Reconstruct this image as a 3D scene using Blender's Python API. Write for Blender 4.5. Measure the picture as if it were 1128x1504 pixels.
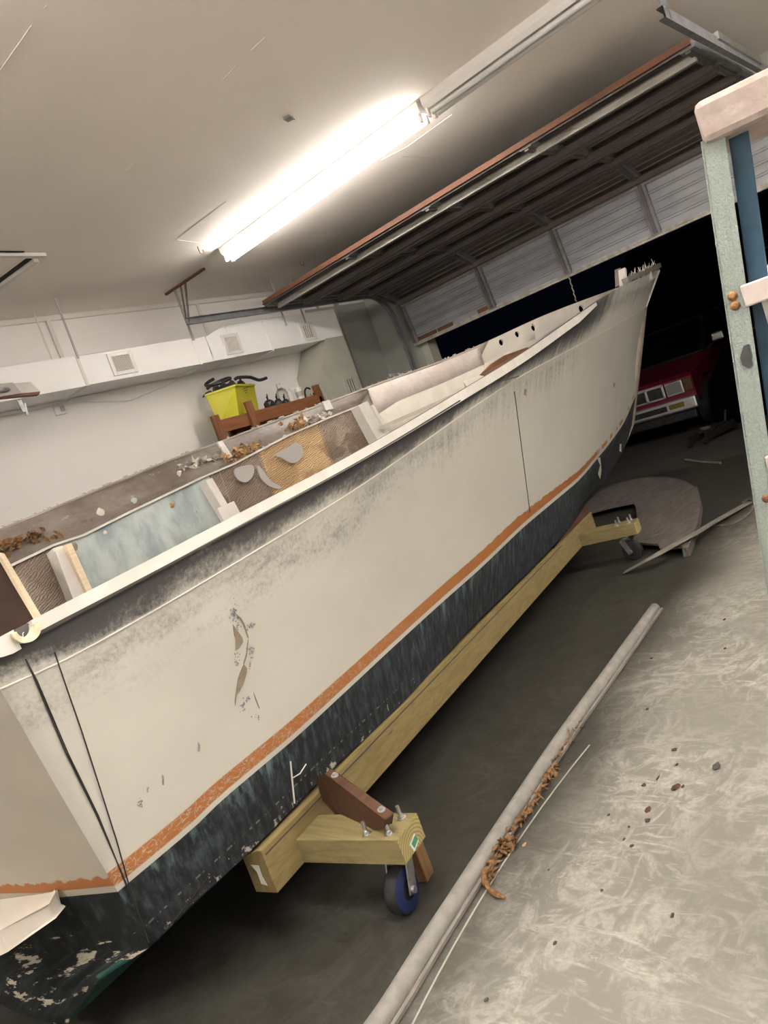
import bpy, bmesh, math, random
from mathutils import Vector, Matrix
from mathutils.bvhtree import BVHTree
from mathutils.geometry import tessellate_polygon, delaunay_2d_cdt

for o in list(bpy.data.objects): bpy.data.objects.remove(o)
scene = bpy.context.scene
COL = scene.collection
random.seed(7)
R_ = math.radians

# ------------------------------------------------------------------ camera
IMW, IMH, FPX, EYE = 1128, 1504, 1100.0, 1.5
ROLL, PITCH, YAW = R_(19.596), R_(5.538), R_(42.507)
cf = Vector((math.cos(PITCH)*math.cos(YAW), math.cos(PITCH)*math.sin(YAW), -math.sin(PITCH)))
rt = Vector((math.sin(YAW), -math.cos(YAW), 0)); dn = cf.cross(rt)
CX = math.cos(ROLL)*rt + math.sin(ROLL)*dn
CY = -math.sin(ROLL)*rt + math.cos(ROLL)*dn
cam = bpy.data.cameras.new('camera'); camo = bpy.data.objects.new('camera', cam); COL.objects.link(camo)
m3 = Matrix((CX, -CY, -cf)).transposed()
camo.matrix_world = Matrix.Translation((0, 0, EYE)) @ m3.to_4x4()
cam.sensor_fit = 'VERTICAL'; cam.sensor_height = 36.0; cam.sensor_width = 27.0
cam.lens = FPX/IMH*36.0; cam.clip_start = .05; cam.clip_end = 200
scene.camera = camo

# ------------------------------------------------------------------ world + exposure (night outside)
w = bpy.data.worlds.new('night'); scene.world = w; w.use_nodes = True
bg = w.node_tree.nodes['Background']; bg.inputs[0].default_value = (.10, .14, .3, 1); bg.inputs[1].default_value = .0014
vs = scene.view_settings
vs.view_transform = 'Standard'; vs.look = 'None'; vs.gamma = 1; vs.exposure = 2.72; vs.use_curve_mapping = False
TUBE_POWER = {'weak': 9.0, 'mid': 15.0, 'new': 22.0}     # emission of the lit tubes: low in view to limit glow, higher out of view
TUBE_TINT = (1.0, .945, .88)

# ------------------------------------------------------------------ pixel helpers (1128 x 1504 photo frame)
EYEV = Vector((0, 0, EYE))
def ray(x, y): return CX*(x-IMW/2) + CY*(y-IMH/2) + cf*FPX
def onY(x, y, Y): d = ray(x, y); return EYEV + d*(Y/d.y)
def onX(x, y, X): d = ray(x, y); return EYEV + d*(X/d.x)
def onZ(x, y, Z): d = ray(x, y); return EYEV + d*((Z-EYE)/d.z)
def atD(x, y, D): return EYEV + ray(x, y)*(D/FPX)

# ------------------------------------------------------------------ node helpers
class NT:
    def __init__(s, name):
        s.m = bpy.data.materials.new(name); s.m.use_nodes = True
        s.t = s.m.node_tree; s.b = s.t.nodes['Principled BSDF']; s.out = s.t.nodes['Material Output']
    def n(s, typ, props=None, **inp):
        nd = s.t.nodes.new('ShaderNode'+typ)
        for k, v in (props or {}).items(): setattr(nd, k, v)
        for k, v in inp.items():
            key = int(k[1:]) if k[0] == '_' and k[1:].isdigit() else k.replace('_', ' ')
            s.set(nd.inputs[key], v)
        return nd
    def set(s, sock, v):
        if isinstance(v, bpy.types.NodeSocket): s.t.links.new(v, sock)
        elif isinstance(v, (tuple, list)) and len(v) == 3 and sock.type == 'RGBA': sock.default_value = (*v, 1)
        else: sock.default_value = v
    def math(s, op, a, b=0.0, clamp=False):
        nd = s.t.nodes.new('ShaderNodeMath'); nd.operation = op; nd.use_clamp = clamp
        s.set(nd.inputs[0], a); s.set(nd.inputs[1], b); return nd.outputs[0]
    def ramp(s, v, a, b, lo=0.0, hi=1.0, smooth=True):
        nd = s.t.nodes.new('ShaderNodeMapRange'); nd.interpolation_type = 'SMOOTHSTEP' if smooth else 'LINEAR'
        for i, x in enumerate((v, a, b, lo, hi)): s.set(nd.inputs[i], x)
        return nd.outputs[0]
    def mix(s, f, a, b, mode='MIX'):
        nd = s.t.nodes.new('ShaderNodeMix'); nd.data_type = 'RGBA'; nd.blend_type = mode
        s.set(nd.inputs[0], f); s.set(nd.inputs[6], a); s.set(nd.inputs[7], b); return nd.outputs[2]
    def noise(s, vec, scale, detail=4, rough=.55, dist=0.0, out=0):
        nd = s.n('TexNoise', None, Scale=scale, Detail=detail, Roughness=rough, Distortion=dist)
        if vec is not None: s.set(nd.inputs['Vector'], vec)
        return nd.outputs[out]
    def coord(s, which='Object', scale=(1, 1, 1), rotz=0.0, loc=(0, 0, 0)):
        c = s.t.nodes.new('ShaderNodeTexCoord'); mp = s.t.nodes.new('ShaderNodeMapping')
        s.t.links.new(c.outputs[which], mp.inputs[0])
        mp.inputs['Scale'].default_value = scale; mp.inputs['Rotation'].default_value = (0, 0, rotz); mp.inputs['Location'].default_value = loc
        return mp.outputs[0]
    def bump(s, h, strength=.3, dist=.01):
        nd = s.n('Bump', None, Strength=strength, Distance=dist, Height=h); s.set(s.b.inputs['Normal'], nd.outputs[0])
    def done(s, col, rough=.6, metal=0.0, spec=None):
        s.set(s.b.inputs['Base Color'], col); s.set(s.b.inputs['Roughness'], rough); s.set(s.b.inputs['Metallic'], metal)
        if spec is not None: s.b.inputs['Specular IOR Level'].default_value = spec
        return s.m
def simple(name, c1, c2=None, scale=8, rough=.6, metal=0.0, bump=0.0, lo=.35, hi=.65, spec=None, stretch=(1, 1, 1), rotz=0.0):
    k = NT(name)
    if c2 is None: return k.done(c1, rough, metal, spec)
    nz = k.noise(k.coord('Object', stretch, rotz), scale, 6)
    if bump: k.bump(nz, bump, .01)
    return k.done(k.mix(k.ramp(nz, lo, hi), c1, c2), rough, metal, spec)
def wood(name, c1, c2, rotz=0.0, scale=1.0, knots=True, rough=.7, axis=0):
    k = NT(name); st = [14, 14, 14]; st[axis] = .8
    v = k.coord('Object', tuple(x*scale for x in st), rotz)
    g = k.noise(v, 3.0, 6, .6, .6); f = k.noise(v, 14, 3)
    c = k.mix(k.ramp(g, .35, .68), c1, c2)
    c = k.mix(k.math('MULTIPLY', k.ramp(f, .5, .75), .35), c, tuple(x*.55 for x in c2))
    if knots:
        kn = k.noise(k.coord('Object', (2.2, 9, 9), rotz), 1.7, 2)
        c = k.mix(k.math('MULTIPLY', k.ramp(kn, .70, .78), .7), c, (.10, .055, .02))
    k.bump(g, .15, .004)
    return k.done(c, rough)
def emis(name, col, strength):
    k = NT(name); e = k.n('Emission', None, Color=col, Strength=strength); k.t.links.new(e.outputs[0], k.out.inputs[0]); return k.m

# ------------------------------------------------------------------ mesh helpers
ORG = {}
class MB:
    def __init__(s): s.v = []; s.f = []
    def add(s, vs, fs):
        n = len(s.v); s.v += [Vector(v) for v in vs]; s.f += [tuple(i+n for i in f) for f in fs]; return s
    def box(s, lo, hi):
        x0, y0, z0 = lo; x1, y1, z1 = hi
        return s.add([(x0, y0, z0), (x1, y0, z0), (x1, y1, z0), (x0, y1, z0), (x0, y0, z1), (x1, y0, z1), (x1, y1, z1), (x0, y1, z1)],
            [(3, 2, 1, 0), (4, 5, 6, 7), (0, 1, 5, 4), (1, 2, 6, 5), (2, 3, 7, 6), (3, 0, 4, 7)])
    def obb(s, c, ax, ay, az):
        c, ax, ay, az = map(Vector, (c, ax, ay, az)); vs = []
        for k in (-1, 1):
            for i, j in ((-1, -1), (1, -1), (1, 1), (-1, 1)): vs.append(c+ax*i+ay*j+az*k)
        return s.add(vs, [(3, 2, 1, 0), (4, 5, 6, 7), (0, 1, 5, 4), (1, 2, 6, 5), (2, 3, 7, 6), (3, 0, 4, 7)])
    def bar(s, p, q, wd, ht, up=(0, 0, 1)):
        p, q, up = Vector(p), Vector(q), Vector(up); d = q-p; x = d.normalized(); y = up.cross(x).normalized(); z = x.cross(y)
        return s.obb((p+q)/2, d/2, y*wd/2, z*ht/2)
    def tube(s, pts, r, n=8, cap=True):
        pts = [Vector(p) for p in pts]; m = len(pts); rs = r if isinstance(r, (list, tuple)) else [r]*m
        vs = []; prev = None
        for i, p in enumerate(pts):
            t = (pts[min(i+1, m-1)]-pts[max(i-1, 0)])
            t = t.normalized() if t.length > 1e-9 else Vector((0, 0, 1))
            if prev is None: a = t.orthogonal().normalized()
            else:
                a = prev-t*prev.dot(t); a = a.normalized() if a.length > 1e-6 else t.orthogonal().normalized()
            prev = a; b = t.cross(a)
            for k in range(n):
                an = 2*math.pi*k/n; vs.append(p+(a*math.cos(an)+b*math.sin(an))*rs[i])
        fs = [(i*n+k, i*n+(k+1) % n, (i+1)*n+(k+1) % n, (i+1)*n+k) for i in range(m-1) for k in range(n)]
        if cap: fs += [tuple(range(n-1, -1, -1)), tuple((m-1)*n+k for k in range(n))]
        return s.add(vs, fs)
    def prism(s, poly, vec):
        poly = [Vector(p) for p in poly]; vec = Vector(vec); n = len(poly)
        tris = tessellate_polygon([poly])
        fs = [tuple(t) for t in tris]+[tuple(i+n for i in reversed(t)) for t in tris]
        fs += [(i, (i+1) % n, (i+1) % n+n, i+n) for i in range(n)]
        return s.add(poly+[p+vec for p in poly], fs)
    def grid(s, rows, close=False):
        m = len(rows); n = len(rows[0]); vs = [p for r in rows for p in r]
        fs = [(i*n+k, i*n+k+1, (i+1)*n+k+1, (i+1)*n+k) for i in range(m-1) for k in range(n-1)]
        if close: fs += [(i*n+n-1, i*n, (i+1)*n, (i+1)*n+n-1) for i in range(m-1)]
        return s.add(vs, fs)
    def sweep(s, path, prof, side, up=(0, 0, 1), cap=True):
        """prof: (a,b) points; a along side(p,t), b along up"""
        path = [Vector(p) for p in path]; m = len(path); up = Vector(up); rows = []
        for i, p in enumerate(path):
            t = (path[min(i+1, m-1)]-path[max(i-1, 0)]).normalized()
            sd = t.cross(up).normalized()*side; u2 = sd.cross(t).normalized()
            if u2.dot(up) < 0: u2 = -u2
            rows.append([p+sd*a+u2*b for a, b in prof])
        n = len(prof); s.grid(rows, True)
        if cap:
            k = len(s.v)-m*n; s.f += [tuple(k+i for i in range(n)), tuple(k+(m-1)*n+i for i in range(n))]
        return s
    def blob(s, c, r, seed=0, rough=.25, sub=2):
        bm = bmesh.new(); bmesh.ops.create_icosphere(bm, subdivisions=sub, radius=1); rg = random.Random(seed)
        r = Vector(r) if not isinstance(r, (int, float)) else Vector((r, r, r)); c = Vector(c)
        vs = [c+Vector((v.co.x*r.x, v.co.y*r.y, v.co.z*r.z))*(1+rough*(rg.random()-.5)*2) for v in bm.verts]
        s.add(vs, [tuple(v.index for v in f.verts) for f in bm.faces]); bm.free(); return s
    def lathe(s, c, prof, n=16, axis=(0, 0, 1)):
        c = Vector(c); ax = Vector(axis).normalized(); a = ax.orthogonal().normalized(); b = ax.cross(a)
        rows = [[c+ax*h+(a*math.cos(2*math.pi*k/n)+b*math.sin(2*math.pi*k/n))*r for k in range(n)] for r, h in prof]
        return s.grid(rows, True)
    def build(s, name, mat, parent=None, smooth=False, angle=35, bevel=0, solid=0, label=None):
        me = bpy.data.meshes.new(name); o = bpy.data.objects.new(name, me); COL.objects.link(o)
        if parent is not None: org = ORG[parent]; o.parent = parent
        else:
            lo = Vector([min(v[i] for v in s.v) for i in range(3)]); hi = Vector([max(v[i] for v in s.v) for i in range(3)])
            org = Vector(((lo.x+hi.x)/2, (lo.y+hi.y)/2, lo.z)); o.location = org
        ORG[o] = org
        me.from_pydata([v-org for v in s.v], [], s.f); me.update()
        for x in (mat if isinstance(mat, list) else [mat]): me.materials.append(x)
        if smooth:
            me.polygons.foreach_set('use_smooth', [True]*len(me.polygons)); me.set_sharp_from_angle(angle=R_(angle))
        if solid:
            md = o.modifiers.new('solid', 'SOLIDIFY'); md.thickness = solid; md.offset = -1
        if bevel:
            md = o.modifiers.new('bevel', 'BEVEL'); md.width = bevel; md.segments = 2; md.limit_method = 'ANGLE'; md.angle_limit = R_(40)
        if label: o['label'] = label
        return o
def fixn(o):
    bm = bmesh.new(); bm.from_mesh(o.data); bmesh.ops.recalc_face_normals(bm, faces=bm.faces); bm.to_mesh(o.data); bm.free(); return o
def thing(name, loc, label, cat, group=None):
    o = bpy.data.objects.new(name, None); COL.objects.link(o); o.location = loc; o.empty_display_size = .1; ORG[o] = Vector(loc)
    return tag(o, label, cat, group)
def tag(o, label, cat, group=None):
    o['label'] = label; o['category'] = cat
    if group: o['group'] = group
    return o
def struct(o): o['kind'] = 'structure'; return o
def dup(o, parent=None, delta=Vector((0, 0, 0)), mat=None):
    c = o.copy(); COL.objects.link(c); ORG[c] = ORG[o]+Vector(delta)
    if parent is not None: c.parent = parent
    else: c.location = o.location+Vector(delta)
    for ch in list(o.children): dup(ch, c, delta)
    return c
def curve(pts):
    """monotone cubic y(x), z(x) through 3-D points sorted by x"""
    xs = [p[0] for p in pts]
    def mk(ys):
        n = len(xs); h = [xs[i+1]-xs[i] for i in range(n-1)]; d = [(ys[i+1]-ys[i])/h[i] for i in range(n-1)]
        m = [d[0]]+[0 if d[i-1]*d[i] <= 0 else 3*(h[i-1]+h[i])/((2*h[i]+h[i-1])/d[i-1]+(h[i]+2*h[i-1])/d[i]) for i in range(1, n-1)]+[d[-1]]
        def f(x):
            i = 0
            while i < n-2 and x > xs[i+1]: i += 1
            t = (x-xs[i])/h[i]
            if t < 0: return ys[0]+m[0]*(x-xs[0])
            return (2*t**3-3*t*t+1)*ys[i]+(t**3-2*t*t+t)*h[i]*m[i]+(-2*t**3+3*t*t)*ys[i+1]+(t**3-t*t)*h[i]*m[i+1]
        return f
    fy, fz = mk([p[1] for p in pts]), mk([p[2] for p in pts])
    return lambda x: Vector((x, fy(x), fz(x)))

# ================================================================== MATERIALS
def floor_mat():
    k = NT('dusty_shaded_concrete'); v = k.n('NewGeometry').outputs[0]
    big = k.noise(v, .9, 4); mid = k.noise(v, 3.2, 5, .6, 2.2); sw = k.noise(v, 3.1, 8, .66, 3.0)
    sw2 = k.noise(k.n('Mapping', None, Vector=v, Scale=(1, 2.2, 1), Rotation=(0, 0, R_(35)), Location=(3, 1, 0)).outputs[0], 3.0, 6, .65, 2.8); fine = k.noise(v, 60, 3, .7)
    sep = k.n('SeparateXYZ', None, _0=v)
    near = k.math('MULTIPLY', k.ramp(k.math('SUBTRACT', k.math('ADD', sep.outputs[1], k.math('MULTIPLY', k.math('SUBTRACT', big, .5), .35)), k.math('MULTIPLY', sep.outputs[0], .09)), 1.60, 1.08), k.ramp(sep.outputs[0], 7.0, 4.2, .12, 1))   # dust mask; also paints the boat's floor shade and the weaker far light
    base = k.mix(k.ramp(mid, .3, .7), (.030, .029, .024), (.042, .041, .034))  # dark base tone also carries the boat's shade on the floor
    sm = k.noise(v, 1.15, 3, .5, 1.2)
    sw3 = k.noise(k.n('Mapping', None, Vector=v, Scale=(3.2, 1, 1), Rotation=(0, 0, R_(-20)), Location=(7, 3, 0)).outputs[0], 4.2, 7, .7, 1.6)
    dust = k.math('MAXIMUM', k.math('MULTIPLY', k.ramp(sw, .46, .66), .8), k.math('MULTIPLY', k.ramp(sw2, .48, .66), .75))
    dust = k.math('MAXIMUM', dust, k.math('MULTIPLY', k.ramp(sw3, .50, .64), .9))
    dust = k.math('MULTIPLY', dust, k.ramp(fine, .25, .65, .35, 1))
    dust = k.math('MULTIPLY', dust, k.ramp(sm, .32, .6, .25, 1))
    dust = k.math('MULTIPLY', dust, k.math('ADD', k.math('MULTIPLY', near, .88), .05), True)
    c = k.mix(k.math('MULTIPLY', near, .80), base, (.245, .235, .205))
    c = k.mix(k.math('MULTIPLY', dust, .9), c, (.49, .467, .42))
    c = k.mix(k.math('MULTIPLY', k.ramp(k.noise(v, 18, 4, .7), .66, .74), .55), c, (.08, .075, .06))
    k.bump(k.math('ADD', fine, dust), .12, .004)
    return k.done(c, k.ramp(dust, 0, 1, .5, .85), 0, .18)
def ceil_mat():
    k = NT('painted_drywall'); v = k.coord('Object'); a = k.noise(v, .7, 3); b = k.noise(v, 90, 2)
    k.bump(b, .06, .002)
    return k.done(k.mix(k.ramp(a, .3, .7), (.84, .78, .715), (.88, .82, .755)), .75, 0, .2)
def wall_mat(name, c1, c2):
    k = NT(name); v = k.coord('Object'); a = k.noise(v, 1.1, 4); d = k.noise(k.coord('Object', (1, 1, 2.5)), 9, 5, .7)
    c = k.mix(k.ramp(a, .3, .7), c1, c2)
    c = k.mix(k.math('MULTIPLY', k.ramp(d, .70, .76), .5), c, tuple(x*.55 for x in c1))
    k.bump(k.noise(v, 70, 2), .08, .002); return k.done(c, .7, 0, .25)
def hull_mat():
    k = NT('weathered_hull_paint'); uv = k.n('UVMap').outputs[0]; sp = k.n('SeparateXYZ', None, _0=uv); u, v = sp.outputs[0], sp.outputs[1]
    def vec(su, sv, off=0.0): return k.n('CombineXYZ', None, X=k.math('ADD', k.math('MULTIPLY', u, su), off), Y=k.math('MULTIPLY', v, sv)).outputs[0]
    vm = k.math('ADD', k.math('MULTIPLY', k.math('MINIMUM', v, 1.0), .2), k.math('ADD', k.math('MULTIPLY', k.math('MINIMUM', k.math('MAXIMUM', k.math('SUBTRACT', v, 1.0), 0.0), 1.0), .66), k.math('MULTIPLY', k.math('MAXIMUM', k.math('SUBTRACT', v, 2.0), 0.0), .13)))
    def mvec(su, sv, off=0.0): return k.n('CombineXYZ', None, X=k.math('ADD', k.math('MULTIPLY', u, su), off), Y=k.math('MULTIPLY', vm, sv)).outputs[0]
    cream = k.mix(k.ramp(k.noise(vec(.8, 1.2), 1.5, 4), .3, .7), (.435, .425, .382), (.475, .462, .415))
    cream = k.mix(k.math('MULTIPLY', k.ramp(k.noise(vec(7, 9), 2.0, 5, .7), .68, .76), .22), cream, (.38, .36, .33))
    # soot and grime under the gunwale
    low = k.noise(mvec(1.3, 4.0), 1.6, 6, .65); streak = k.noise(mvec(11, 2.0, 5), 1.2, 4, .6); speck = k.noise(mvec(34, 34), 1.6, 4, .75)
    fwd = k.ramp(u, 1.6, 3.0); tail = k.ramp(u, 5.1, 6.4)
    pat = k.mix(fwd, low, k.mix(.6, low, streak)); psep = k.n('SeparateXYZ', None, _0=pat).outputs[0]
    g = k.ramp(v, 1.70, 2.55, 0, 1, False)
    crease = k.ramp(k.math('ABSOLUTE', k.math('SUBTRACT', v, 2.0)), 0, .07, .35, 1)
    val = k.math('ADD', k.math('MULTIPLY', g, 1.15), k.math('MULTIPLY', k.math('SUBTRACT', psep, .55), 2.0))
    val = k.math('ADD', val, k.math('MULTIPLY', k.math('SUBTRACT', speck, .5), 1.1))
    val = k.math('ADD', k.math('SUBTRACT', val, k.math('MULTIPLY', tail, .80)), .52)
    soot = k.math('MULTIPLY', k.math('MULTIPLY', k.ramp(val, .45, 1.5), crease), k.ramp(v, 1.60, 1.85))
    c = k.mix(k.math('MULTIPLY', soot, .93), cream, (.024, .023, .026))
    # grey weather streaks at the bow
    bw = k.math('MULTIPLY', k.ramp(u, 5.6, 7.0), k.ramp(k.noise(vec(16, .5, 2), 1.1, 3), .52, .7))
    c = k.mix(k.math('MULTIPLY', bw, .30), c, (.30, .285, .25))
    # boot stripe: white line then orange
    wob = k.math('MULTIPLY', k.math('SUBTRACT', k.noise(vec(9, .2, 3), 1.5, 4), .5), .035)
    vt = k.math('ADD', v, k.math('MULTIPLY', wob, k.ramp(u, 2.0, 4.0)))
    thin = k.ramp(u, 3.2, 6.8, 1, .45)
    orange = k.math('MULTIPLY', k.ramp(v, 1.024, 1.030), k.ramp(vt, k.math('ADD', 1.034, k.math('MULTIPLY', thin, .066)), k.math('ADD', 1.026, k.math('MULTIPLY', thin, .066))))
    scr = k.math('MULTIPLY', k.ramp(k.math('ABSOLUTE', k.math('SUBTRACT', k.noise(vec(16, 22), 1.6, 3, .5, 1.0), .5)), .028, .010), k.ramp(u, 2.9, .4))
    gone = k.math('MULTIPLY', k.ramp(u, 6.0, 6.3), k.ramp(k.noise(vec(4, 0, 9), 1, 1), .52, .5))
    orange = k.math('MULTIPLY', orange, k.math('SUBTRACT', 1.0, k.math('MAXIMUM', k.math('MULTIPLY', scr, .55), gone)))
    c = k.mix(orange, c, k.mix(k.noise(vec(5, 5), 2), (.38, .155, .048), (.29, .108, .032)))
    # bottom paint
    st = k.noise(vec(13, 1.1), 1.3, 6, .68, .3); st2 = k.noise(vec(26, 2.4), 1.2, 5, .65)
    dark = k.mix(k.ramp(st2, .4, .7), (.012, .014, .017), (.045, .052, .058))
    patch = k.math('MULTIPLY', k.ramp(st, .47, .70), k.math('MULTIPLY', k.ramp(v, .30, .95), k.ramp(k.noise(vec(1.6, .1, 8), 1, 2), .38, .6, .25, 1)))
    dark = k.mix(k.math('MULTIPLY', patch, .75), dark, (.14, .21, .22))
    chip = k.math('ADD', k.noise(vec(11, 2.2), 1.5, 6, .75), k.math('MULTIPLY', k.math('MULTIPLY', k.ramp(v, .45, .0), k.ramp(u, 2.8, 1.0)), .16))
    dark = k.mix(k.ramp(chip, .70, .74), dark, (.42, .40, .34))
    line = k.math('MULTIPLY', k.ramp(k.math('ABSOLUTE', k.math('SUBTRACT', v, .30)), .02, .008), k.math('MULTIPLY', k.ramp(u, 2.0, 1.4), k.ramp(k.noise(vec(22, 0), 1.4, 2), .5, .56)))
    dark = k.mix(k.math('MULTIPLY', line, .28), dark, (.45, .46, .42))
    teal = k.mix(k.ramp(k.noise(vec(6, 6), 1.5, 4), .4, .6), (.015, .075, .06), (.02, .05, .045))
    dark = k.mix(k.math('MULTIPLY', k.ramp(v, .0, -.02), k.ramp(u, 3.4, 2.6)), dark, teal)
    c = k.mix(k.ramp(v, .998, 1.002), dark, c)
    k.bump(k.math('ADD', k.math('MULTIPLY', soot, .3), k.noise(vec(3, 3), 1, 2)), .05, .004)
    return k.done(c, k.ramp(v, .99, 1.01, .75, .5), 0, .3)
def transom_mat():
    k = NT('transom_paint'); uv = k.n('UVMap').outputs[0]; sp = k.n('SeparateXYZ', None, _0=uv); u, v = sp.outputs[0], sp.outputs[1]
    def vec(su, sv, off=0.0): return k.n('CombineXYZ', None, X=k.math('ADD', k.math('MULTIPLY', u, su), off), Y=k.math('MULTIPLY', v, sv)).outputs[0]
    c = k.mix(k.ramp(k.noise(vec(2, 2), 1.5, 4), .3, .7), (.275, .25, .21), (.31, .28, .235))
    nz = k.math('MULTIPLY', k.math('SUBTRACT', k.noise(vec(30, 10), 1.3, 4), .5), .07)
    vo = k.math('ADD', v, nz)
    c = k.mix(k.math('MULTIPLY', k.ramp(v, 1.030, 1.034), k.ramp(vo, 1.085, 1.075)), c, (.26, .10, .035))
    dark = k.mix(k.ramp(k.noise(vec(16, 1.6), 1.4, 5, .65), .45, .75), (.010, .012, .013), (.045, .055, .055))
    chip = k.math('ADD', k.noise(vec(5, 3.2), 1.6, 6, .7), k.ramp(v, .62, .12, -.1, .07))
    dark = k.mix(k.ramp(chip, .635, .665), dark, k.mix(k.noise(vec(12, 9), 1.5, 5), (.30, .26, .19), (.60, .55, .46)))
    c = k.mix(k.ramp(v, .998, 1.002), dark, c)
    return k.done(c, .6, 0, .3)
M = {}
M['floor'] = floor_mat(); M['ceiling'] = ceil_mat()
M['wall'] = wall_mat('wall_paint', (.80, .775, .75), (.83, .805, .78)); M['wall2'] = wall_mat('front_wall_paint', (.33, .33, .30), (.38, .38, .345))
M['hull'] = hull_mat(); M['transom'] = transom_mat()
M['cream'] = simple('cream_gelcoat', (.56, .525, .465), (.61, .58, .52), 6, .5, 0, .1)
M['white'] = simple('white_paint', (.62, .60, .555), (.55, .525, .48), 7, .5, 0, .1)
M['whitem'] = simple('white_enamel', (.72, .69, .66), None, rough=.4)
M['primer'] = simple('white_primer', (.56, .52, .46), (.48, .44, .38), 5, .7, 0, .2)
M['duct'] = simple('painted_duct_board', (.86, .845, .83), (.88, .87, .855), 3, .6)
M['plenum'] = simple('olive_grey_duct_board', (.42, .42, .35), (.48, .47, .40), 3, .7)
M['trim'] = simple('trim_paint', (.70, .66, .61), None, rough=.6)
M['black'] = simple('black_plastic', (.012, .012, .013), (.03, .03, .03), 14, .45)
M['rubber'] = simple('black_rubber', (.012, .012, .014), None, rough=.8)
M['gap'] = simple('dark_gap', (.012, .010, .008), None, rough=.9)
M['steel'] = simple('galvanised_steel', (.42, .42, .41), (.30, .30, .30), 30, .4, .85)
M['bolt'] = simple('zinc_bolt', (.50, .50, .50), None, rough=.35, metal=.9)
M['rust'] = simple('rusty_steel', (.20, .075, .03), (.10, .05, .03), 25, .8, .2, .3)
M['rustbolt'] = simple('rusty_bolt', (.36, .20, .07), (.16, .07, .04), 120, .7, .4, .3)
def door_mat(name, c1, c2, rustlo, rusthi):
    k = NT(name); v = k.coord('Object', (1, .25, 1)); a = k.noise(v, 9, 5, .6); b = k.noise(k.coord('Object', (3, .7, 3)), 3.0, 6, .7)
    c = k.mix(k.ramp(a, .3, .7), c1, c2); c = k.mix(k.ramp(b, rustlo, rusthi), c, (.16, .07, .03)); return k.done(c, .55, .25)
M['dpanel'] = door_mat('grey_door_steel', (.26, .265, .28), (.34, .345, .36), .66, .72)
M['dpanel2'] = door_mat('dark_brown_door_steel', (.105, .088, .08), (.15, .13, .12), .55, .7)  # darker, browner steel for the raised sections
M['drust'] = door_mat('rusty_door_edge', (.17, .065, .03), (.11, .05, .03), .55, .8)
M['dstrut'] = door_mat('stained_galvanised_strut', (.36, .345, .31), (.24, .22, .19), .60, .70)
M['dstile'] = door_mat('door_stile_steel', (.16, .16, .165), (.24, .24, .245), .66, .74)
M['seal'] = simple('pale_door_bottom_rail', (.44, .42, .37), (.30, .27, .22), 12, .6)
DY = R_(9.8)
M['pt_long'] = wood('treated_pine_long', (.24, .185, .078), (.19, .138, .053), -DY); M['pt_cross'] = wood('treated_pine_cross', (.235, .19, .083), (.175, .138, .058), -DY, axis=1)
M['pt_end'] = NT('pine_end_grain')
def endgrain():
    k = M['pt_end']; d = k.n('TexWave', {'wave_type': 'RINGS', 'rings_direction': 'Y'}, Scale=26, Distortion=1.2, Vector=k.coord('Object', (1, 1, 1), 0, END_LOC))
    return k.done(k.mix(d.outputs[1], (.38, .31, .13), (.22, .17, .07)), .75)
M['brownwood'] = wood('dark_brown_wood', (.085, .036, .016), (.055, .022, .010), -DY, knots=False)
M['redwood'] = wood('stained_shelf_wood', (.25, .095, .035), (.17, .06, .022), 0)
M['redwoodz'] = wood('stained_post_wood', (.22, .085, .032), (.15, .055, .02), 0, axis=2)
M['chock'] = wood('tan_block_wood', (.19, .105, .04), (.13, .068, .025), 0, axis=2)
M['pale'] = wood('pale_batten', (.72, .60, .43), (.62, .50, .34), 0, knots=False)
M['ply'] = simple('dark_plywood', (.024, .011, .007), (.034, .016, .010), 5, .6)
M['ply2'] = simple('brown_plywood', (.15, .065, .03), (.10, .045, .022), 5, .6)
def band_mat():
    k = NT('raw_laminate_band'); v = k.coord('Object', (1, 1, 2)); a = k.noise(v, 2.4, 6, .65); b = k.noise(v, 11, 6, .7)
    c = k.mix(k.ramp(a, .35, .65), (.11, .083, .066), (.21, .178, .155)); c = k.mix(k.ramp(b, .60, .70), c, (.32, .285, .25))
    c = k.mix(k.math('MULTIPLY', k.ramp(b, .42, .30), .6), c, (.10, .06, .035)); k.bump(b, .3, .01); return k.done(c, .55)
M['band'] = band_mat()
def band2_mat():
    k = NT('pale_laminate_band'); v = k.coord('Object', (1, 1, 1)); b = k.noise(v, 4, 6, .7)
    return k.done(k.mix(k.ramp(b, .35, .65), (.44, .385, .35), (.56, .51, .47)), .6)
M['band2'] = band2_mat()
def weave_mat(name, cols, rot):
    k = NT(name); a = k.noise(k.coord('Object'), 2.6, 5, .6, .8)
    wv = k.n('TexWave', {'bands_direction': 'Z'}, Scale=24, Distortion=7.0, Detail=4.0, Detail_Scale=1.3, Vector=k.coord('Object', (1, 1, 1), 0))
    wv.inputs['Vector'].links[0].from_node.inputs['Rotation'].default_value = (0, rot, 0)
    c = k.mix(k.ramp(a, .42, .58), cols[0], cols[1]); c = k.mix(k.ramp(k.noise(k.coord('Object', loc=(4, 2, 7)), 3.2, 3), .58, .62), c, cols[2])
    c = k.mix(k.math('MULTIPLY', k.ramp(wv.outputs[1], .35, .75), .55), tuple(x*.45 for x in cols[0]) if False else c, (.06, .04, .025))
    k.bump(wv.outputs[1], .5, .01); return k.done(c, .7)
M['weave1'] = weave_mat('brown_glass_weave', [(.25, .19, .145), (.36, .295, .235), (.20, .145, .10)], .5)
M['weave2'] = weave_mat('golden_glass_weave', [(.50, .33, .17), (.66, .46, .24), (.44, .26, .13)], .25)
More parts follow.
